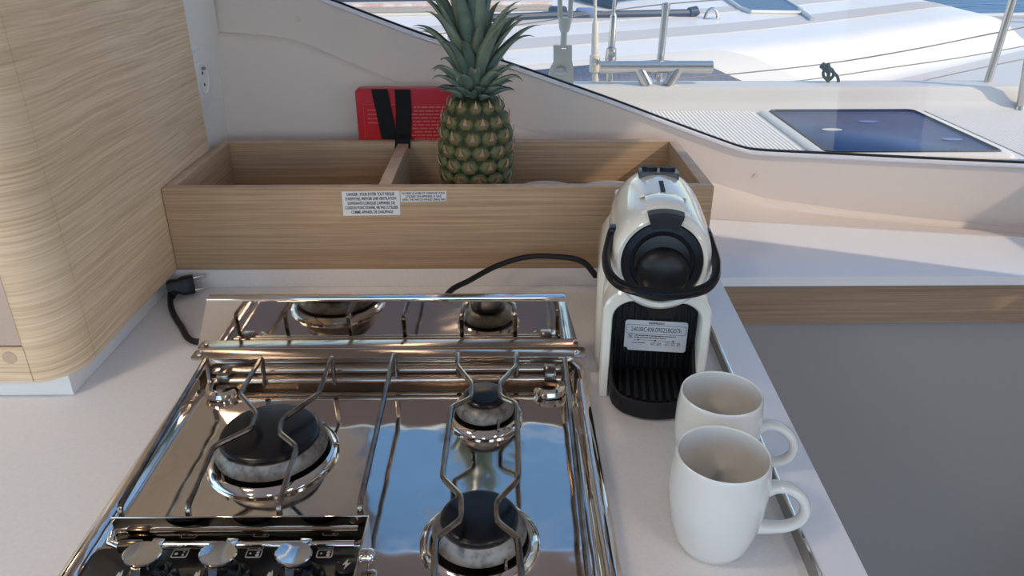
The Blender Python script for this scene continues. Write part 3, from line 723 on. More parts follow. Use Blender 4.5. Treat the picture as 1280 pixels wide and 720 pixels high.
for i, u in enumerate((178, 272.5, 367)):
    c = az(u, 693, .040); c.z = 0; T = Matrix.Translation(c)
    kb = finish('knob', lathe(nb(), [(.0215, ZP), (.0215, ZP + .003), (.0195, ZP + .0055), (.017, ZP + .007), (.0155, .020), (.013, .024), (0, .025)], 36, T), 'black_gloss', hob, origin=(c.x, c.y, ZP))
    T2 = T @ Matrix.Translation((0, 0, .040)) @ Matrix.Rotation(R(-7), 4, 'X') @ Matrix.Rotation(R(7), 4, 'Y') @ Matrix.Diagonal((.88, .88, 1, 1)) @ Matrix.Translation((0, 0, -.040))
    bm = nb(); lathe(bm, [(.0085, .022), (.0095, .030), (.0150, .0385), (.0160, .0395), (.0160, .0412), (.0150, .0420), (.008, .0412), (0, .0408)], 36, T2)
    box2 = nb(); slab(box2, rrect(.001, .011, .010, .0215, .001, 2), .0390, .0412, .0004, T2); me = bpy.data.meshes.new('t'); box2.to_mesh(me); box2.free(); bm.from_mesh(me)
    box3 = nb(); prism(box3, [T2 @ Vector(p) for p in ((-.004, -.0135, .038), (.004, -.0135, .038), (.0028, -.014, .018), (-.0028, -.014, .018))], T2.to_3x3() @ Vector((0, .006, 0))); box3.to_mesh(me); box3.free(); bm.from_mesh(me)
    finish('knob_grip', bm, 'chrome', kb)
    # burner symbol beside each knob
    q = az((225, 317.5, 406)[i], 692, ZP + .0002)
    bm = nb(); ring = [(q.x + x, q.y + y, q.z) for x, y in rrect(-.0062, .0062, -.0040, .0040, .0012, 2)]
    tube(bm, [Vector(p) for p in ring], .00055, 4, closed=True)
    for dx, dy in ((-.003, .0), (.003, .0016), (.003, -.0016)): lathe(bm, [(.0016 if (dx < 0) == (i == 0) else .0009, 0), (.0009, .0004), (0, .0004)], 8, Matrix.Translation((q.x + dx, q.y + dy, q.z)))
    finish('burner_symbol', bm, 'icon_white', cpn)
    q = az((150, 247, 338)[i], 718, ZP + .0002)
    bm = nb(); slab(bm, [(q.x + x * .0024, q.y + y * .0045) for x, y in ((-.6, -1), (.6, -1), (.9, -.2), (.3, 1), (-.1, .2), (-.7, .6), (-.95, -.3))], q.z, q.z + .0004); finish('flame_symbol', bm, 'icon_white', cpn, smooth=0)
q = az(433, 706, ZP + .003)
bt = finish('spark_button', lathe(nb(), [(.0088, ZP - .0005), (.0088, ZP + .0025), (.0075, ZP + .0032), (0, ZP + .0034)], 24, Matrix.Translation((q.x, q.y, 0))), 'black_plastic', hob)
bm = nb(); slab(bm, [(q.x + x * .0042, q.y + y * .0055) for x, y in ((.2, 1), (-.7, -.1), (-.05, -.05), (-.3, -1), (.75, .25), (.1, .15))], ZP + .0035, ZP + .0039); finish('spark_symbol', bm, 'icon_white', bt, smooth=0)

# ================================================================== COFFEE MACHINE  (local: -y is the front)
cm = root('coffee_machine', (.161, .706, 0), 'cream and black capsule coffee machine with looped lever on the worktop', 'coffee machine', rz=R(-7))
def cml(name, bm, mats, parent=None, smooth=40): return finish(name, bm, mats, parent or cm, local=True, smooth=smooth)
BW = .057
def arch(xh, zt, r, n=7):
    out = [Vector((-xh, 0, .0005))] + [Vector((-xh, 0, zt * k / 4)) for k in range(1, 3)]
    for j in range(n + 1):
        a = R(180 - 90 * j / n); out.append(Vector((-xh + r + r * math.cos(a), 0, zt - r + r * math.sin(a))))
    for j in range(n + 1):
        a = R(90 - 90 * j / n); out.append(Vector((xh - r + r * math.cos(a), 0, zt - r + r * math.sin(a))))
    return out + [Vector((xh, 0, zt * k / 4)) for k in (2, 1)] + [Vector((xh, 0, .0005))]
bm = nb()
O = arch(BW, .134, .030); I = arch(.0465, .120, .022)
def sh(path, y, d=0): return [Vector((p.x * (1 - d / BW), y, p.z if p.z < .01 else p.z - d)) for p in path]
loft(bm, [sh(I, .034), sh(I, .002), sh(I, 0, -.0015), sh(O, 0, .002), sh(O, .0025, 0), sh(O, .034)], closed=False)
# rear body behind the frame, with shoulders narrowing into the neck under the barrel
rb = []
for z, xh, y0, y1 in ((.0005, .0570, .034, .20), (.095, .0570, .034, .20), (.115, .0560, .034, .20), (.128, .0525, .032, .20), (.136, .047, .022, .19), (.145, .045, .004, .17), (.16, .046, -.016, .15), (.19, .047, -.02, .12)):
    rb.append([(x, y, z) for x, y in rrect(-xh, xh, y0, y1, .012, 4)])
loft(bm, rb, True, True, True)
rb = []
for z, d in ((.0006, 0), (.115, 0), (.135, .004), (.148, .012), (.155, .024)):
    rb.append([(x, y, z) for x, y in rrect(-.0635 + d, .0635 - d, .072 + d, .199, .014, 5)])
loft(bm, rb, True, True, True)
body = cml('body', bm, 'cream_gloss')
# barrel head
HO = -.005; HT = Matrix.Translation((HO, 0, 0))
MB_ = Matrix.Translation((HO, 0, .186)) @ Matrix.Rotation(R(-90), 4, 'X')       # lathe z -> +y
bprof = [(.0405, -.038), (.042, -.047), (.0455, -.049), (.0490, -.046), (.0515, -.038), (.0530, -.015), (.0540, .02), (.0535, .06), (.0515, .088), (.047, .108), (.038, .122), (.02, .130), (0, .132)]
bm = nb(); lathe(bm, [(r, z) for r, z in bprof], 56, MB_, sx=.93, sy=1.0)
head = cml('head', bm, 'cream_gloss')
bm = nb(); lathe(bm, [(.0415, -.036), (.0415, -.0445), (.0400, -.0462), (.033, -.0470), (.0325, -.0445), (.029, -.0440), (.0285, -.0465), (.026, -.0475), (.0, -.0478)], 48, MB_, sx=.93)
disc = cml('front_disc', bm, 'black_plastic', head)
bm = nb(); lathe(bm, [(.0255, -.046), (.0250, -.052), (.022, -.057), (.014, -.061), (0, -.062)], 40, MB_ @ Matrix.Translation((.001, .008, 0)))
cml('front_dome', bm, 'black_satin', head)
bm = nb(); lathe(bm, [(.0360, -.0478), (.0480, -.0500), (.0510, -.0475), (.0520, -.038), (.050, -.034)], 56, MB_)
bmesh.ops.delete(bm, geom=[v for v in bm.verts if not (abs(v.co.x - HO) < .0195 and v.co.z > .2)], context='VERTS'); cml('lever_hub', bm, 'dark_grey', head)
bm = nb(); lathe(bm, [(.0490, -.0370), (.0535, -.0380), (.0555, -.034), (.0560, -.018), (.0550, -.004), (.0525, .010)], 56, MB_)
bmesh.ops.delete(bm, geom=[v for v in bm.verts if not (abs(v.co.x - HO) < .024 and v.co.z > .2)], context='VERTS'); cml('hood', bm, 'cream_gloss', head)
bm = nb(); box(bm, (HO - .0022, .006, .2385), (HO + .0022, .040, .2404)); cml('capsule_slot', bm, 'void_black', head)
# push buttons on the top rear
MBt = Matrix.Translation((HO, .076, .2375)) @ Matrix.Rotation(R(-6), 4, 'X')
bm = nb(); slab(bm, rrect(-.021, .021, -.013, .015, .003), -.004, .0022, .001, MBt); bp = cml('button_panel', bm, 'grey_plastic', head)
for sx in (-.0095, .0095):
    bm = nb(); lathe(bm, [(.0082, .0015), (.0082, .0052), (.0070, .0062), (0, .0058)], 24, MBt @ Matrix.Translation((sx, .003, 0))); cml('push_button', bm, 'black_matte', bp if False else head)
lettering('brand_lettering', ['KRUPS'], head, MBt @ Matrix.Translation((0, -.0105, .0024)), .0052, 'icon_white', local=True, width=[.026])
# lever loop
lp = [(-.0465, -.012, .203), (-.0490, -.024, .197), (-.0515, -.050, .189), (-.047, -.072, .182), (-.032, -.087, .178), (0, -.094, .176)]
lp = lp + [(-x, y, z) for x, y, z in lp[-2::-1]]; lp = [(x + HO - .0015, y, z) for x, y, z in lp]
lever = cml('lever', tube(nb(), catmull(lp, 6), .0050, 10, sx=.85, sy=1.25), 'black_plastic')
cml('lever_groove', tube(nb(), catmull([(x * 1.02, y - .0042 if abs(x) < .055 else y, z + .003) for x, y, z in lp], 6), .0022, 6), 'black_gloss', lever)
for s in (-1, 1):
    bm = nb(); slab(bm, rrect(-.006, .006, -.008, .008, .003), 0, .006, .001, Matrix.Translation((s * .0430 + HO - .0015, -.012, .203)) @ Matrix.Rotation(R(90 * s), 4, 'Y')); cml('lever_pivot', bm, 'black_plastic', lever)
# spout, recess, cup support
bm = nb(); prism(bm, [(-.021, -.044, .150), (.021, -.044, .150), (.013, -.040, .128), (.010, -.037, .122), (-.010, -.037, .122), (-.013, -.040, .128)], (0, .04, 0)); cml('spout', bm, 'black_plastic')
bm = nb(); box(bm, (-.047, .030, .001), (.047, .0335, .1205))
for k in range(13):
    x = -.0405 + k * .00675; box(bm, (x - .0014, .0275, .026), (x + .0014, .031, .113), .0008, 1)
cml('recess_back', bm, 'black_matte')
# drip tray with rounded nose
def nose(d, n=18):
    xh = .046 - d; out = [(xh, .029), (xh, .0)]
    for j in range(1, n):
        a = math.pi * j / n; out.append((xh * math.cos(a), -(.044 - d) * math.sin(a) ** .8))
    return out + [(-xh, .0), (-xh, .029)]
bm = nb(); N0 = nose(0); N1 = nose(.003)
def rimz(y): return .024 + .036 * max(0, min(1, (y + .030) / .055)) ** 1.3
loft(bm, [[(x, y, .003) for x, y in nose(.002)], [(x, y, .010) for x, y in N0], [(x, y, rimz(y)) for x, y in N0], [(x, y, rimz(y) + .0008) for x, y in nose(.0012)], [(x, y, rimz(y) - .0005) for x, y in N1], [(x, y, .0185) for x, y in N1]], True, True, True)
dt = cml('drip_tray', bm, 'black_matte')
for k in range(9):
    x = -.034 + k * .0085; y0 = -.0385 * math.sqrt(max(0.02, 1 - (x / .043) ** 2)) + .003
    cml('grille_bar', mbox((x - .0022, y0, .0182), (x + .0022, .026, .0235), .0008, 1), 'black_matte', dt)
cml('tank', (lambda b: (loft(b, [[(x, y, z) for x, y in rrect(-.044, .044, .201, .262, .012, 4)] for z in (.002, .15)], True, True, True), b)[1])(nb()), 'tank')
cml('tank_lid', (lambda b: (slab(b, rrect(-.045, .045, .200, .263, .012, 4), .1505, .159, .003), b)[1])(nb()), 'cream_gloss')
# rating label on the recess
ML = frame((.003, .0268, .0660), (1, 0, 0), (0, 0, 1))
bm = nb(); slab(bm, rrect(-.034, .034, -.019, .019, .0035), 0, .0004, 0, ML); lab = cml('rating_label', bm, 'label_silver', None, 0)
ML2 = ML @ Matrix.Translation((0, 0, .0006))
lettering('maker_lettering', ['NESPRESSO'], lab, ML2 @ Matrix.Translation((0, .0150, 0)), .0032, 'ink', local=True, bold=.0001, width=[.017])
lettering('serial_number', ['24038C40K090258G07h'], lab, ML2 @ Matrix.Translation((0, .0052, 0)), .0082, 'ink', local=True, width=[.0545])
bm = nb(); tube(bm, [ML2 @ Vector((x, y, 0)) for x, y in rrect(-.0325, .0325, .0025, .0135, .002)], .0002, 4, closed=True)
for (xa, xb, y) in ((-.023, .022, .0002), (-.023, .011, -.0024)):
    x = xa; rn = random.Random(int(y * 1e5))
    while x < xb:
        wl = .001 + rn.random() * .0028; box(bm, ML2 @ Vector((x, y - .0005, -.0001)), ML2 @ Vector((min(x + wl, xb), y + .0005, .0001))); x += wl + .0006
box(bm, ML2 @ Vector((-.022, -.0056, -.0001)), ML2 @ Vector((.022, -.0053, .0001)))
for x, r in ((-.023, .0007), (-.0185, .0010), (0, .0010), (.0195, .0010)): lathe(bm, [(r, 0), (0, .0001)], 10, ML2 @ Matrix.Translation((x, -.0055, 0)))
box(bm, ML2 @ Vector((-.026, -.0093, -.0001)), ML2 @ Vector((-.011, -.0086, .0001)))
for x0, y0, x1, y1 in ((-.030, -.0035, -.0252, .0012), (-.0045, -.0110, -.0005, -.0075), (.0015, -.0108, .0065, -.0085), (.0110, -.0110, .0155, -.0075), (.018, -.0110, .0212, -.0075), (.024, -.0110, .0270, -.0075)):
    tube(bm, [ML2 @ Vector(p) for p in ((x0, y0, 0), (x1, y0, 0), (x1, y1, 0), (x0, y1, 0))], .00025, 4, closed=True)
    tube(bm, [ML2 @ Vector((x0 + .0008, y0 + .0006, 0)), ML2 @ Vector((x1 - .0008, y1 - .0006, 0))], .00022, 4)
tube(bm, [ML2 @ Vector((-.0292, .0006, 0)), ML2 @ Vector((-.026, -.0029, 0))], .00035, 4)
cml('label_marks', bm, 'ink', lab, 0)
bm = nb(); lathe(bm, [(.0035, 0), (0, .0004)], 16, ML2 @ Matrix.Translation((-.033, -.0185, 0))); cml('label_notch', bm, 'black_matte', lab, 0)
# power cord behind the hob to the plug
cm_inv = (Matrix.Translation(cm.location) @ Matrix.Rotation(R(-7), 4, 'Z')).inverted()
cpts = [ay(745, 345, .90), ay(728, 327, .93), ay(700, 321, .95), ay(660, 321, .965), ay(622, 332, .955), ay(588, 350, .93), ay(560, 367, .90)]
cpts += [Vector((-.09, .868, .006)), Vector((-.16, .862, .0045)), Vector((-.26, .858, .0045)), Vector((-.335, .845, .0045)), az(244, 427, .0045), az(226, 407, .0045), az(215, 388, .0055), az(213, 372, .0085), az(217, 362, .013)]
cd_ = cml('power_cord', tube(nb(), [cm_inv @ p for p in catmull(cpts, 7)], .0040, 8), 'rubber_black')
pa = az(209, 360, .016); pz = az(246, 354, .016)
MP = cm_inv @ frame(pa, pz - pa, (0, .35, 1))
bm = nb(); rings = []
for x, hy, hz in ((.000, .0085, .013), (.004, .0105, .014), (.014, .0100, .011), (.020, .0125, .0135), (.034, .0130, .014), (.0355, .0120, .013)):
    rings.append([MP @ Vector((x, y, z)) for y, z in rrect(-hy, hy, -hz, hz, .0045, 3)])
loft(bm, rings, True, True, True); pg = cml('plug', bm, 'rubber_black', cd_)
for s in (-1, 1):
    bm = nb(); tube(bm, [MP @ Vector((.034, s * .0085, -s * .002)), MP @ Vector((.053, s * .0085, -s * .002))], [.0021, .0021], 10); cml('plug_pin', bm, 'chrome', cd_)
bm = nb(); tube(bm, [cm_inv @ az(214, 371, .0095), cm_inv @ az(218, 360, .015)], [.0052, .0075], 10); cml('strain_relief', bm, 'rubber_black', cd_)

# ================================================================== MUGS
def mug(u, v, hs, lab, rz):
    c = az(u, v, 0)
    t = root('mug', (c.x, c.y, 0), lab, 'mug', 'white mugs beside the coffee machine', rz)
    H = .0985 * hs
    pr = [(0, .003), (.024, .003), (.0265, .0005), (.0285, .002), (.0325, .012), (.0365, .030), (.0392, .050), (.0400, .066), (.0394, .082), (.0380, .094), (.0376, .0972), (.0368, .0985), (.0358, .0975), (.0362, .090), (.0372, .070), (.0362, .048), (.033, .028), (.028, .014), (.018, .010), (0, .0095)]
    finish('cup', lathe(nb(), [(r * hs, z * hs * .96) for r, z in pr], 56), 'ceramic', t, local=True)
    hp = [(.0375, 0, .064), (.046, 0, .068), (.057, 0, .066), (.0675, 0, .057), (.0715, 0, .045), (.0690, 0, .034), (.060, 0, .0265), (.047, 0, .0235), (.0335, 0, .0230)]
    n = len(catmull(hp, 5)); rad = [(.0056 + .0020 * abs(2 * i / (n - 1) - 1) ** 3) for i in range(n)]
    finish('handle', tube(nb(), [Vector((p[0], p[1], p[2] * .96)) * hs for p in catmull(hp, 5)], [r * hs for r in rad], 12, sx=1.05, sy=.78), 'ceramic', t, local=True)
mug(888, 677, 1.0, 'white ceramic mug nearest the viewer with handle to the right', R(-8))
mug(888, 591, .98, 'white ceramic mug partly hidden between the nearer mug and coffee machine', R(-14))

# ================================================================== OUTSIDE: OUR SIDE DECK
ZD = -.10
dk = bpy.data.objects.new('side_deck', None); col.objects.link(dk); struct(dk)
BY = az(900, 137, ZD).y; BT = ay(900, 109, BY + .02).z
finish('deck_surface', mbox((-3, 1.46, ZD - .06), (6, BY + .05, ZD)), 'gelcoat', dk, smooth=0)
finish('cabin_side', mbox((-3, 1.44, ZD - .06), (6, 1.47, .05)), 'gelcoat', dk, smooth=0)
hq = [az(968, 142, ZD), az(1150, 140, ZD), az(1240, 196, ZD), az(1020, 196, ZD)]
hx0, hx1 = (hq[0].x + hq[3].x) / 2, (hq[1].x + hq[2].x) / 2; hy0, hy1 = hq[3].y, hq[0].y
finish('nonskid_panel', mbox((-2.9, 1.5, ZD), (hx0 - .045, BY - .03, ZD + .0025), .001, 1), 'nonskid_lines', dk)
finish('nonskid_panel', mbox((hx1 + .055, 1.5, ZD), (5.9, BY - .02, ZD + .0025), .001, 1), 'nonskid_grid', dk)
finish('nonskid_panel', mbox((hx0 - .04, 1.5, ZD), (hx1 + .05, hy0 - .06, ZD + .0025), .001, 1), 'nonskid_grid', dk)
bm = nb(); prf = [(BY - .035, ZD), (BY - .012, ZD + .012), (BY + .002, ZD + .03), (BY + .010, BT - .014), (BY + .022, BT), (BY + .10, BT + .004), (BY + .16, BT - .005), (BY + .18, BT - .03), (BY + .185, -1.2)]
loft(bm, [[Vector((x, y, z)) for y, z in prf] for x in (-3, 6)], closed=False); struct(finish('bulwark', bm, 'gelcoat_grey', dk, smooth=40))
ht = root('deck_hatch', ((hx0 + hx1) / 2, (hy0 + hy1) / 2, ZD), 'blue tinted square deck hatch in a white frame outside the window', 'hatch')
bm = nb(); rings = []
for d, z, r in ((-.026, .0005, .03), (-.025, .008, .03), (-.020, .011, .03), (-.002, .012, .025), (0, .010, .024)):
    rings.append([(x, y, ZD + z) for x, y in rrect(hx0 + d, hx1 - d, hy0 + d, hy1 - d, r)])
loft(bm, rings, True); finish('hatch_frame', bm, 'gelcoat', ht)
bm = nb(); slab(bm, rrect(hx0, hx1, hy0, hy1, .024), ZD + .003, ZD + .0115, .001); pn = finish('hatch_pane', bm, 'hatch_acrylic', ht)
finish('hatch_gasket', tube(nb(), [Vector((x, y, ZD + .0115)) for x, y in rrect(hx0 + .004, hx1 - .004, hy0 + .004, hy1 - .004, .022)], .004, 6, closed=True), 'seal_black', ht)
for u, v in ((1085, 152), (1190, 174), (1040, 162)):
    p = az(u, v, ZD + .0117); finish('latch', lathe(nb(), [(.03, 0), (.03, .0006), (0, .0008)], 24, Matrix.Translation(p) @ Matrix.Diagonal((1, .5, 1, 1))), 'gelcoat_grey' if u < 1080 else 'plastic_blue_grey', pn)
# mooring cleat
cY = BY + .062
a = ay(750, 84, cY); b = ay(890, 84, cY); zc = a.z
cl_ = root('mooring_cleat', ((a.x + b.x) / 2, cY, BT), 'stainless mooring cleat on the white bulwark outside', 'cleat')
finish('horn_bar', tube(nb(), [(a.x, cY, zc), (b.x, cY, zc)], .021, 14), 'stainless_out', cl_)
for f, dx in ((.34, -.03), (.70, .03)):
    x = a.x + (b.x - a.x) * f; xb = x - dx * 1.0
    finish('leg', tube(nb(), [(x, cY, zc), (x + (.035 if dx < 0 else -.035), cY - .01, BT)], [.02, .022], 12), 'stainless_out', cl_)
# chainplate and shroud fittings
def fit_root(name, x, y, z, label, cat, group=None): return root(name, (x, y, z), label, cat, group)
sY = 1.80
p = ay(700, 108, sY)
s1 = fit_root('shroud', p.x, sY, p.z - .06, 'large shroud with fork and toggle plate rising beside the pineapple crown', 'shroud', 'rigging')
def q(u, v): return ay(u, v, sY)
pl = [(683, 116), (684, 104), (688, 85), (692, 78), (692, 57), (700, 57), (703, 62), (708, 62), (709, 57), (715, 57), (715, 76), (717, 86), (717, 116)]
bm = nb(); prism(bm, [q(u, v) for u, v in pl], (0, .012, 0)); finish('toggle_plate', bm, 'galvanised', s1, smooth=20)
c = q(701, 89); finish('clevis_pin', lathe(nb(), [(.0125, 0), (.0125, .004), (.009, .006), (0, .0062)], 20, Matrix.Translation((c.x, sY, c.z)) @ Matrix.Rotation(R(90), 4, 'X')), 'stainless_out', s1)
finish('stud', tube(nb(), [q(704.5, 60) + Vector((0, .006, 0)), q(705.5, 36) + Vector((0, .006, 0))], .0075, 12), 'galvanised', s1)
finish('turnbuckle', tube(nb(), [q(706, 40) + Vector((0, .006, 0)), q(706, 36) + Vector((0, .006, 0)), q(707, 22) + Vector((0, .006, 0))], [.010, .0125, .016], 14), 'galvanised', s1)
for du in (-7.5, 8):
    finish('turnbuckle_leg', tube(nb(), [q(706.5 + du * .8, 24) + Vector((0, .006, 0)), q(707 + du, -30) + Vector((0, .006, 0)), q(707 + du, -120) + Vector((0, .006, 0))], .0055, 10), 'galvanised', s1)
tp = q(708, -115); finish('wire_rope', tube(nb(), [tp + Vector((0, .006, 0)), tp + Vector((.35, .1, 2.6))], .006, 8), 'galvanised', s1)
tp0 = q(707, -18); finish('inner_stud', tube(nb(), [tp0 + Vector((0, .006, 0)), tp + Vector((0, .006, .02))], .007, 8), 'galvanised', s1)
sY2 = BY + .135
def shroud(px, label, mt, clev, rr):
    P = [ay(u, v, sY2) for u, v in px]
    s = fit_root('shroud', P[0].x, sY2, P[0].z, label, 'shroud', 'rigging')
    finish('lower_fork', tube(nb(), [P[0], P[1]], [rr * 1.7, rr * 1.0], 10), mt, s)
    finish('turnbuckle_body', tube(nb(), [P[1], P[1].lerp(P[2], .12), P[1].lerp(P[2], .88), P[2]], [rr, clev, clev * .85, rr], 12), mt, s)
    finish('rod', tube(nb(), [P[2], P[3], P[3].lerp(P[4], .1)], [rr * 1.4, rr * 1.2, rr * .8], 10), mt, s)
    d = (P[4] - P[3]).normalized(); finish('wire_rope', tube(nb(), [P[3], P[4] + d * 2.6], rr * .62, 8), mt, s)
    c = P[1].lerp(P[2], .6); finish('clevis_pin', lathe(nb(), [(clev * .6, 0), (clev * .55, .01), (0, .012)], 14, Matrix.Translation((c.x, sY2 - clev * .8, c.z)) @ Matrix.Rotation(R(90), 4, 'X')), 'stainless_out', s)
shroud([(744, 110), (744, 92), (743.5, 66), (744, 30), (744, -10)], 'thin beige shroud standing just left of the mooring cleat', 'galvanised', .021, .009)
shroud([(761, 110), (763, 80), (764.5, 58), (767, 20), (768.5, -10)], 'thin bright shroud above the left end of the mooring cleat', 'stainless_out', .021, .009)
# stanchions and lifelines
def stanchion(px, label, y=None, r=.0125):
    P = [ay(u, v, sY2 if y is None else y) for u, v in px]
    s = root('stanchion', P[0], label, 'stanchion', 'stanchions on the bulwark')
    finish('tube', tube(nb(), P, [r * 1.05] + [r] * (len(P) - 1), 12), 'stainless_out', s)
    finish('base_socket', tube(nb(), [P[0] - Vector((0, 0, .004)), P[0].lerp(P[1], .09)], [r * 1.7, r * 1.4], 12), 'stainless_out', s)
    c = P[-1] ; finish('end_ring', tube(nb(), [P[-1].lerp(P[-2], .1), P[-1].lerp(P[-2], .02), P[-1]], [r * 1.1, r * 1.25, r * .5], 12), 'stainless_out', s)
stanchion([(822, 109), (833, 3)], 'short grey stanchion behind the mooring cleat')
stanchion([(1232, 110), (1253, 42), (1268, -6), (1290, -80)], 'leaning grey stanchion at the right behind the deck hatch', BY + .09)
stanchion([(1275, 137), (1283, 85), (1310, -60)], 'stanchion cut by the right edge of the window view', BY - .02)
def line(px, y0, y1, label, r=.0028, m_='rope_beige'):
    n = len(px); P = [ay(u, v, y0 + (y1 - y0) * i / (n - 1)) for i, (u, v) in enumerate(px)]
    c = P[0]; o = finish('lifeline', tube(nb(), catmull(P, 5), r, 6), m_, origin=c)
    return tag(o, label, 'rope', 'lines outside')
line([(540, 43), (640, 32), (740, 17), (833, 5), (1000, -8)], sY2 + .02, sY2 + .02, 'thin upper wire passing the short stanchion top', .0024)
line([(640, 118), (760, 106), (900, 94), (1030, 80), (1140, 62), (1245, 41), (1320, 26)], sY2 + .1, BY + .085, 'long wire running up to the leaning stanchion', .0024)
line([(880, 112), (960, 105), (1030, 97), (1110, 85), (1200, 72), (1300, 54)], 2.95, 3.2, 'second lower wire behind the black rope knot', .0024)
line([(1060, 128), (1120, 109), (1240, 82), (1330, 64)], 2.9, 3.2, 'wire crossing the grey deck left of the leaning stanchion', .0024)
kn = []
for k in range(34):
    t = k / 33
    if t < .2: u, v = 1035 + (t / .2) * 0, 112 - 28 * (t / .2)
    else:
        s = (t - .2) / .8
        if s < .6: a = s / .6 * 2 * math.pi; u, v = 1036 + 6.5 * math.sin(a) - .5, 92 + 7 * math.cos(a)
        else: s2 = (s - .6) / .4; u, v = 1036 + 12 * math.sin(s2 * 2.3), 88 + 24 * s2 ** 1.5
    kn.append(ay(u, v, BY + .08 + .01 * math.sin(9 * t)))
kt = root('rope_knot', (kn[0].x, BY + .08, BT), 'small black rope knotted round the wire behind the hatch', 'rope')
finish('loop', tube(nb(), catmull(kn, 3), .0052, 8), 'rope_black', kt)
kp = [ay(1027, 81, BY + .075), ay(1034, 86, BY + .072), ay(1033, 80, BY + .074), ay(1036, 90, BY + .07)]
finish('knot', tube(nb(), catmull(kp, 5), [.011] * 16, 8), 'rope_black', kt)

# ================================================================== NEIGHBOURING BOAT
th = R(27); A_ = Vector((math.cos(th), math.sin(th), 0)); N_ = Vector((-math.sin(th), math.cos(th), 0))
O_ = Vector((0, 3.05, 0)); ZN = -.30
nbt = root('sailing_boat', O_ + Vector((0, 0, -1.7)), 'white neighbouring sailing boat moored alongside outside the window', 'boat')
def nbp(p, s, z): return O_ + A_ * p + N_ * s + Vector((0, 0, z))
def sm(t): t = max(0, min(1, t)); return t * t * (3 - 2 * t)
PE = 4.40
def sb(p): t = max(0, p - 1.5); return .20 * t * t / (t + .6)
def roofz(p, s):
    pe = PE; s = s - sb(p)
    side = sm((s + .04) / .22) * .20 + max(0, min(s, 2.4)) * .135 - .012 * max(0, s) ** 2
    e = max(0, min(1, (pe - p) / .75)); e = math.sqrt(max(0, 1 - (1 - e) ** 2))
    return ZN + side * e
bm = nb(); ps = [-5 + k * .25 for k in range(26)] + [1.5 + k * .05 for k in range(59)]; ss = [-.06, -.03, 0, .03, .06, .1, .14, .18, .24] + [.3 + .12 * k for k in range(20)]
loft(bm, [[nbp(p, s + sb(p), roofz(p, s + sb(p))) for s in ss] for p in ps], closed=False); finish('coachroof', bm, 'gelcoat', nbt, smooth=60)
bm = nb(); hullpts = [(-6, -.75), (2.0, -.75), (3.4, -.55), (5.0, -.15), (6.4, .4), (6.9, .9), (6.7, 1.35), (5.2, 2.0), (3, 2.6), (-6, 3.0)]
loft(bm, [[nbp(p, s * f + (1 - f) * 1.4, z) for p, s in hullpts] for z, f in ((-1.75, .8), (-1.1, .93), (ZN - .06, 1.0), (ZN, .99))], True, True, True); finish('hull', bm, 'gelcoat_grey', nbt, smooth=30)
# grey nonskid bands on the coachroof
for s0, s1, p1 in ((.42, .58, 3.9), (.80, .92, 3.9)):
    bm = nb(); L = []
    for k in range(41):
        p = -4.8 + (p1 + 4.8) * k / 40
        L.append([nbp(p, s + sb(p), roofz(p, s + sb(p)) + .004) for s in (s0, (s0 + s1) / 2, s1)] + [nbp(p, s + sb(p), roofz(p, s + sb(p)) - .01) for s in (s1, s0)])
    loft(bm, L, True, True, True); finish('grip_band', bm, 'grip_grey', nbt, smooth=60)
# long dark side window
for nm, mt, up, prs in (('window_surround', 'gelcoat_grey', .005, ((-4, .19), (.8, .19), (1.05, .185), (1.25, .165), (1.42, .12), (1.58, .07), (1.75, .01))), ('side_window', 'acrylic_window', .010, ((-4.0, .145), (.6, .145), (.85, .14), (1.0, .125), (1.14, .10), (1.27, .06), (1.42, .015)))):
    bm = nb(); L = []
    for p, b in prs:
        SS = [-.035 + (b + .035) * k / 6 for k in range(7)]
        L.append([nbp(p, s + sb(p), roofz(p, s + sb(p)) + up) - N_ * up for s in SS] + [nbp(p, s + sb(p), roofz(p, s + sb(p)) - .01) + N_ * .01 for s in SS[::-1]])
    loft(bm, L, True, True, True); finish(nm, bm, mt, nbt, smooth=30)
def on_roof(u, v):
    d = ray(u, v); t = 2.2
    while t < 12:
        p = C0 + d * t; r = p - O_; pp, s = r.dot(A_), r.dot(N_)
        if p.z < (roofz(pp, s) if -.06 + sb(pp) < s < 2.6 and pp < PE else ZN): break
        t += .01
    return p
# hatch on the coachroof
hp = [on_roof(u, v) + Vector((0, 0, .012)) for u, v in ((902, -4), (925, 13), (938, 17.5), (1000, 18.5), (1003, 16), (970, -4))]
bm = nb(); prism(bm, [p - Vector((0, 0, .03)) for p in hp], (0, 0, .034)); rh = finish('roof_hatch', bm, 'acrylic_window', nbt, smooth=20)
finish('hatch_rim', tube(nb(), hp, .012, 6, closed=True), 'gelcoat_grey', rh)
h1 = [on_roof(u, v) + Vector((0, 0, .015)) for u, v in ((998, 15), (1008, 22), (1015, 27.5))]
finish('hatch_stay', tube(nb(), h1, .013, 8), 'gelcoat_grey', rh)
# black genoa track with stop and car
tk = [on_roof(u, v) + Vector((0, 0, .02)) for u, v in ((560, 30), (640, 26.5), (700, 23.5), (760, 23), (865, 20.5))]
finish('sheet_track', tube(nb(), tk, .019, 8), 'rail_black', nbt)
finish('track_stop', tube(nb(), [tk[-1] - Vector((.02, .005, 0)), tk[-1] + Vector((.02, .01, .005)), tk[-1] + Vector((.04, .02, -.005))], [.028, .03, .012], 10), 'rail_black', nbt)
for u, v in ((697, 20), (731, 22)):
    p = on_roof(u, v); finish('track_car', mbox(p + Vector((-.05, -.03, .0)), p + Vector((.05, .03, .05)), .015), 'rail_black' if u < 700 else 'plastic_blue_grey', nbt)
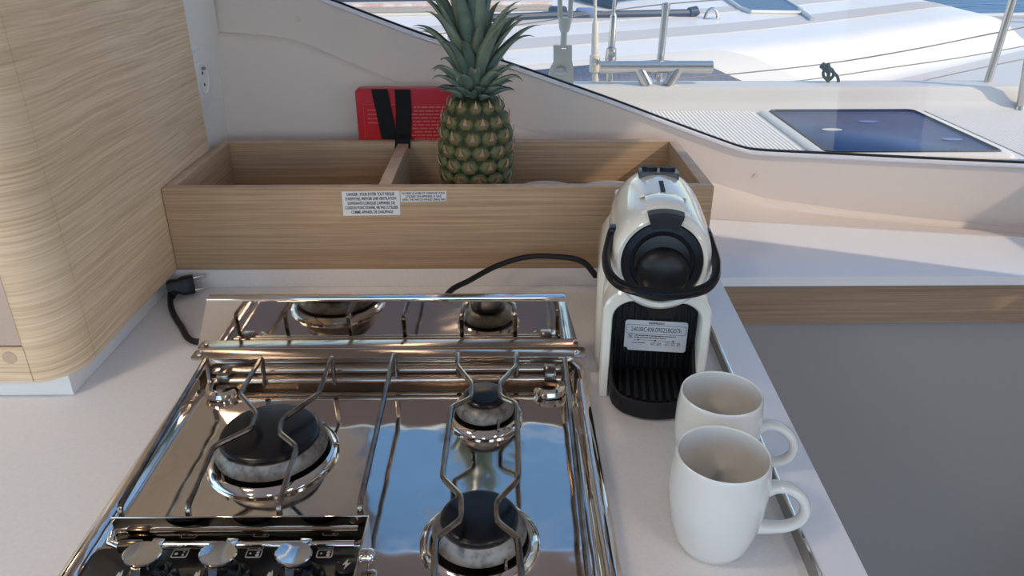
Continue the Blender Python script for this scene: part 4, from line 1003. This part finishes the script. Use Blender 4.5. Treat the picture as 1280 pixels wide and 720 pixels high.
# pad eye
p = on_roof(889, 24); finish('pad_eye', tube(nb(), [p + Vector((.035 * math.cos(R(a)), 0, .055 * math.sin(R(a)))) for a in range(0, 181, 15)], .009, 8), 'stainless_out', nbt)
finish('pad_eye_base', mbox(p + Vector((-.05, -.02, -.01)), p + Vector((.05, .02, .008)), .004), 'stainless_out', nbt)
# ropes and trim strips lying along the roof at the top left of the view
for i, (v, m_, r) in enumerate(((.5, 'rail_black', .02), (8.5, 'red_trim', .014), (13, 'rope_beige', .013), (16, 'rope_beige', .016), (19.5, 'gelcoat_grey', .010))):
    L = [on_roof(u, v - (u - 560) * .014) + Vector((0, 0, r * .6)) for u in (380, 460, 560, 640, 690)]
    finish('deck_rope', tube(nb(), catmull(L, 4), r, 8), m_, nbt)
bl = [on_roof(u, v) + Vector((0, 0, .03)) for u, v in ((715, -2), (740, 6), (768, 12))]
finish('boom_strut', tube(nb(), bl, .028, 8), 'rail_black', nbt)
L = [on_roof(u, v) + Vector((0, 0, .02)) for u, v in ((748, 8), (790, 2), (850, -6))]
finish('deck_rope', tube(nb(), L, .010, 6), 'rail_black', nbt)
# mound-shaped winch cover on the far deck and white toe rail
p = az(1228, 39, ZN)
finish('winch_cover', lathe(nb(), [(.125, 0), (.12, .05), (.09, .085), (.05, .10), (0, .105)], 24, Matrix.Translation(p) @ Matrix.Diagonal((1.1, .8, 1, 1))), 'rail_black', nbt)
a, b = az(1175, 25, ZN), az(1400, 21, ZN)
finish('toe_rail', tube(nb(), [a + Vector((0, 0, .03)), b + Vector((0, 0, .03))], .02, 8), 'gelcoat_grey', nbt)
# mast, stays and furled headsail, added for the hob to mirror as streaks
mb = Vector((-.30, 4.75, roofz((Vector((-.30, 4.75, 0)) - O_).dot(A_), (Vector((-.30, 4.75, 0)) - O_).dot(N_)) - .02)); mt_ = mb + Vector((-.05, .1, 12.5))
finish('mast', tube(nb(), [mb, mb.lerp(mt_, .7), mt_], [.085, .08, .05], 16, sx=1.0, sy=.75), 'gelcoat', nbt)
for f in (.35, .68):
    c = mb.lerp(mt_, f); finish('spreader', tube(nb(), [c - A_.cross(Vector((0, 0, 1))) * .9, c + A_.cross(Vector((0, 0, 1))) * .9], [.02, .02], 8), 'gelcoat', nbt)
for pp_, f in ((-1.25, .68), (-1.25, .99), (-.32, .35), (-2.6, .99)):
    finish('mast_stay', tube(nb(), [nbp(pp_, -.25, ZN), mb.lerp(mt_, f)], .016, 6), 'galvanised', nbt)
fb = nbp(6.3, .8, ZN); finish('furled_sail', tube(nb(), [fb, fb.lerp(mt_, .05), fb.lerp(mt_, .5), mt_], [.02, .07, .055, .02], 10), 'gelcoat', nbt)
# ------------------------------------------------------------------ the sea
me = mbox((-400, -400, -1.80), (400, 700, -1.72)); sea = finish('sea', me, 'sea', smooth=0)
sea['kind'] = 'structure'; sea['label'] = 'blue rippled harbour water beyond the boats'; sea['category'] = 'water'
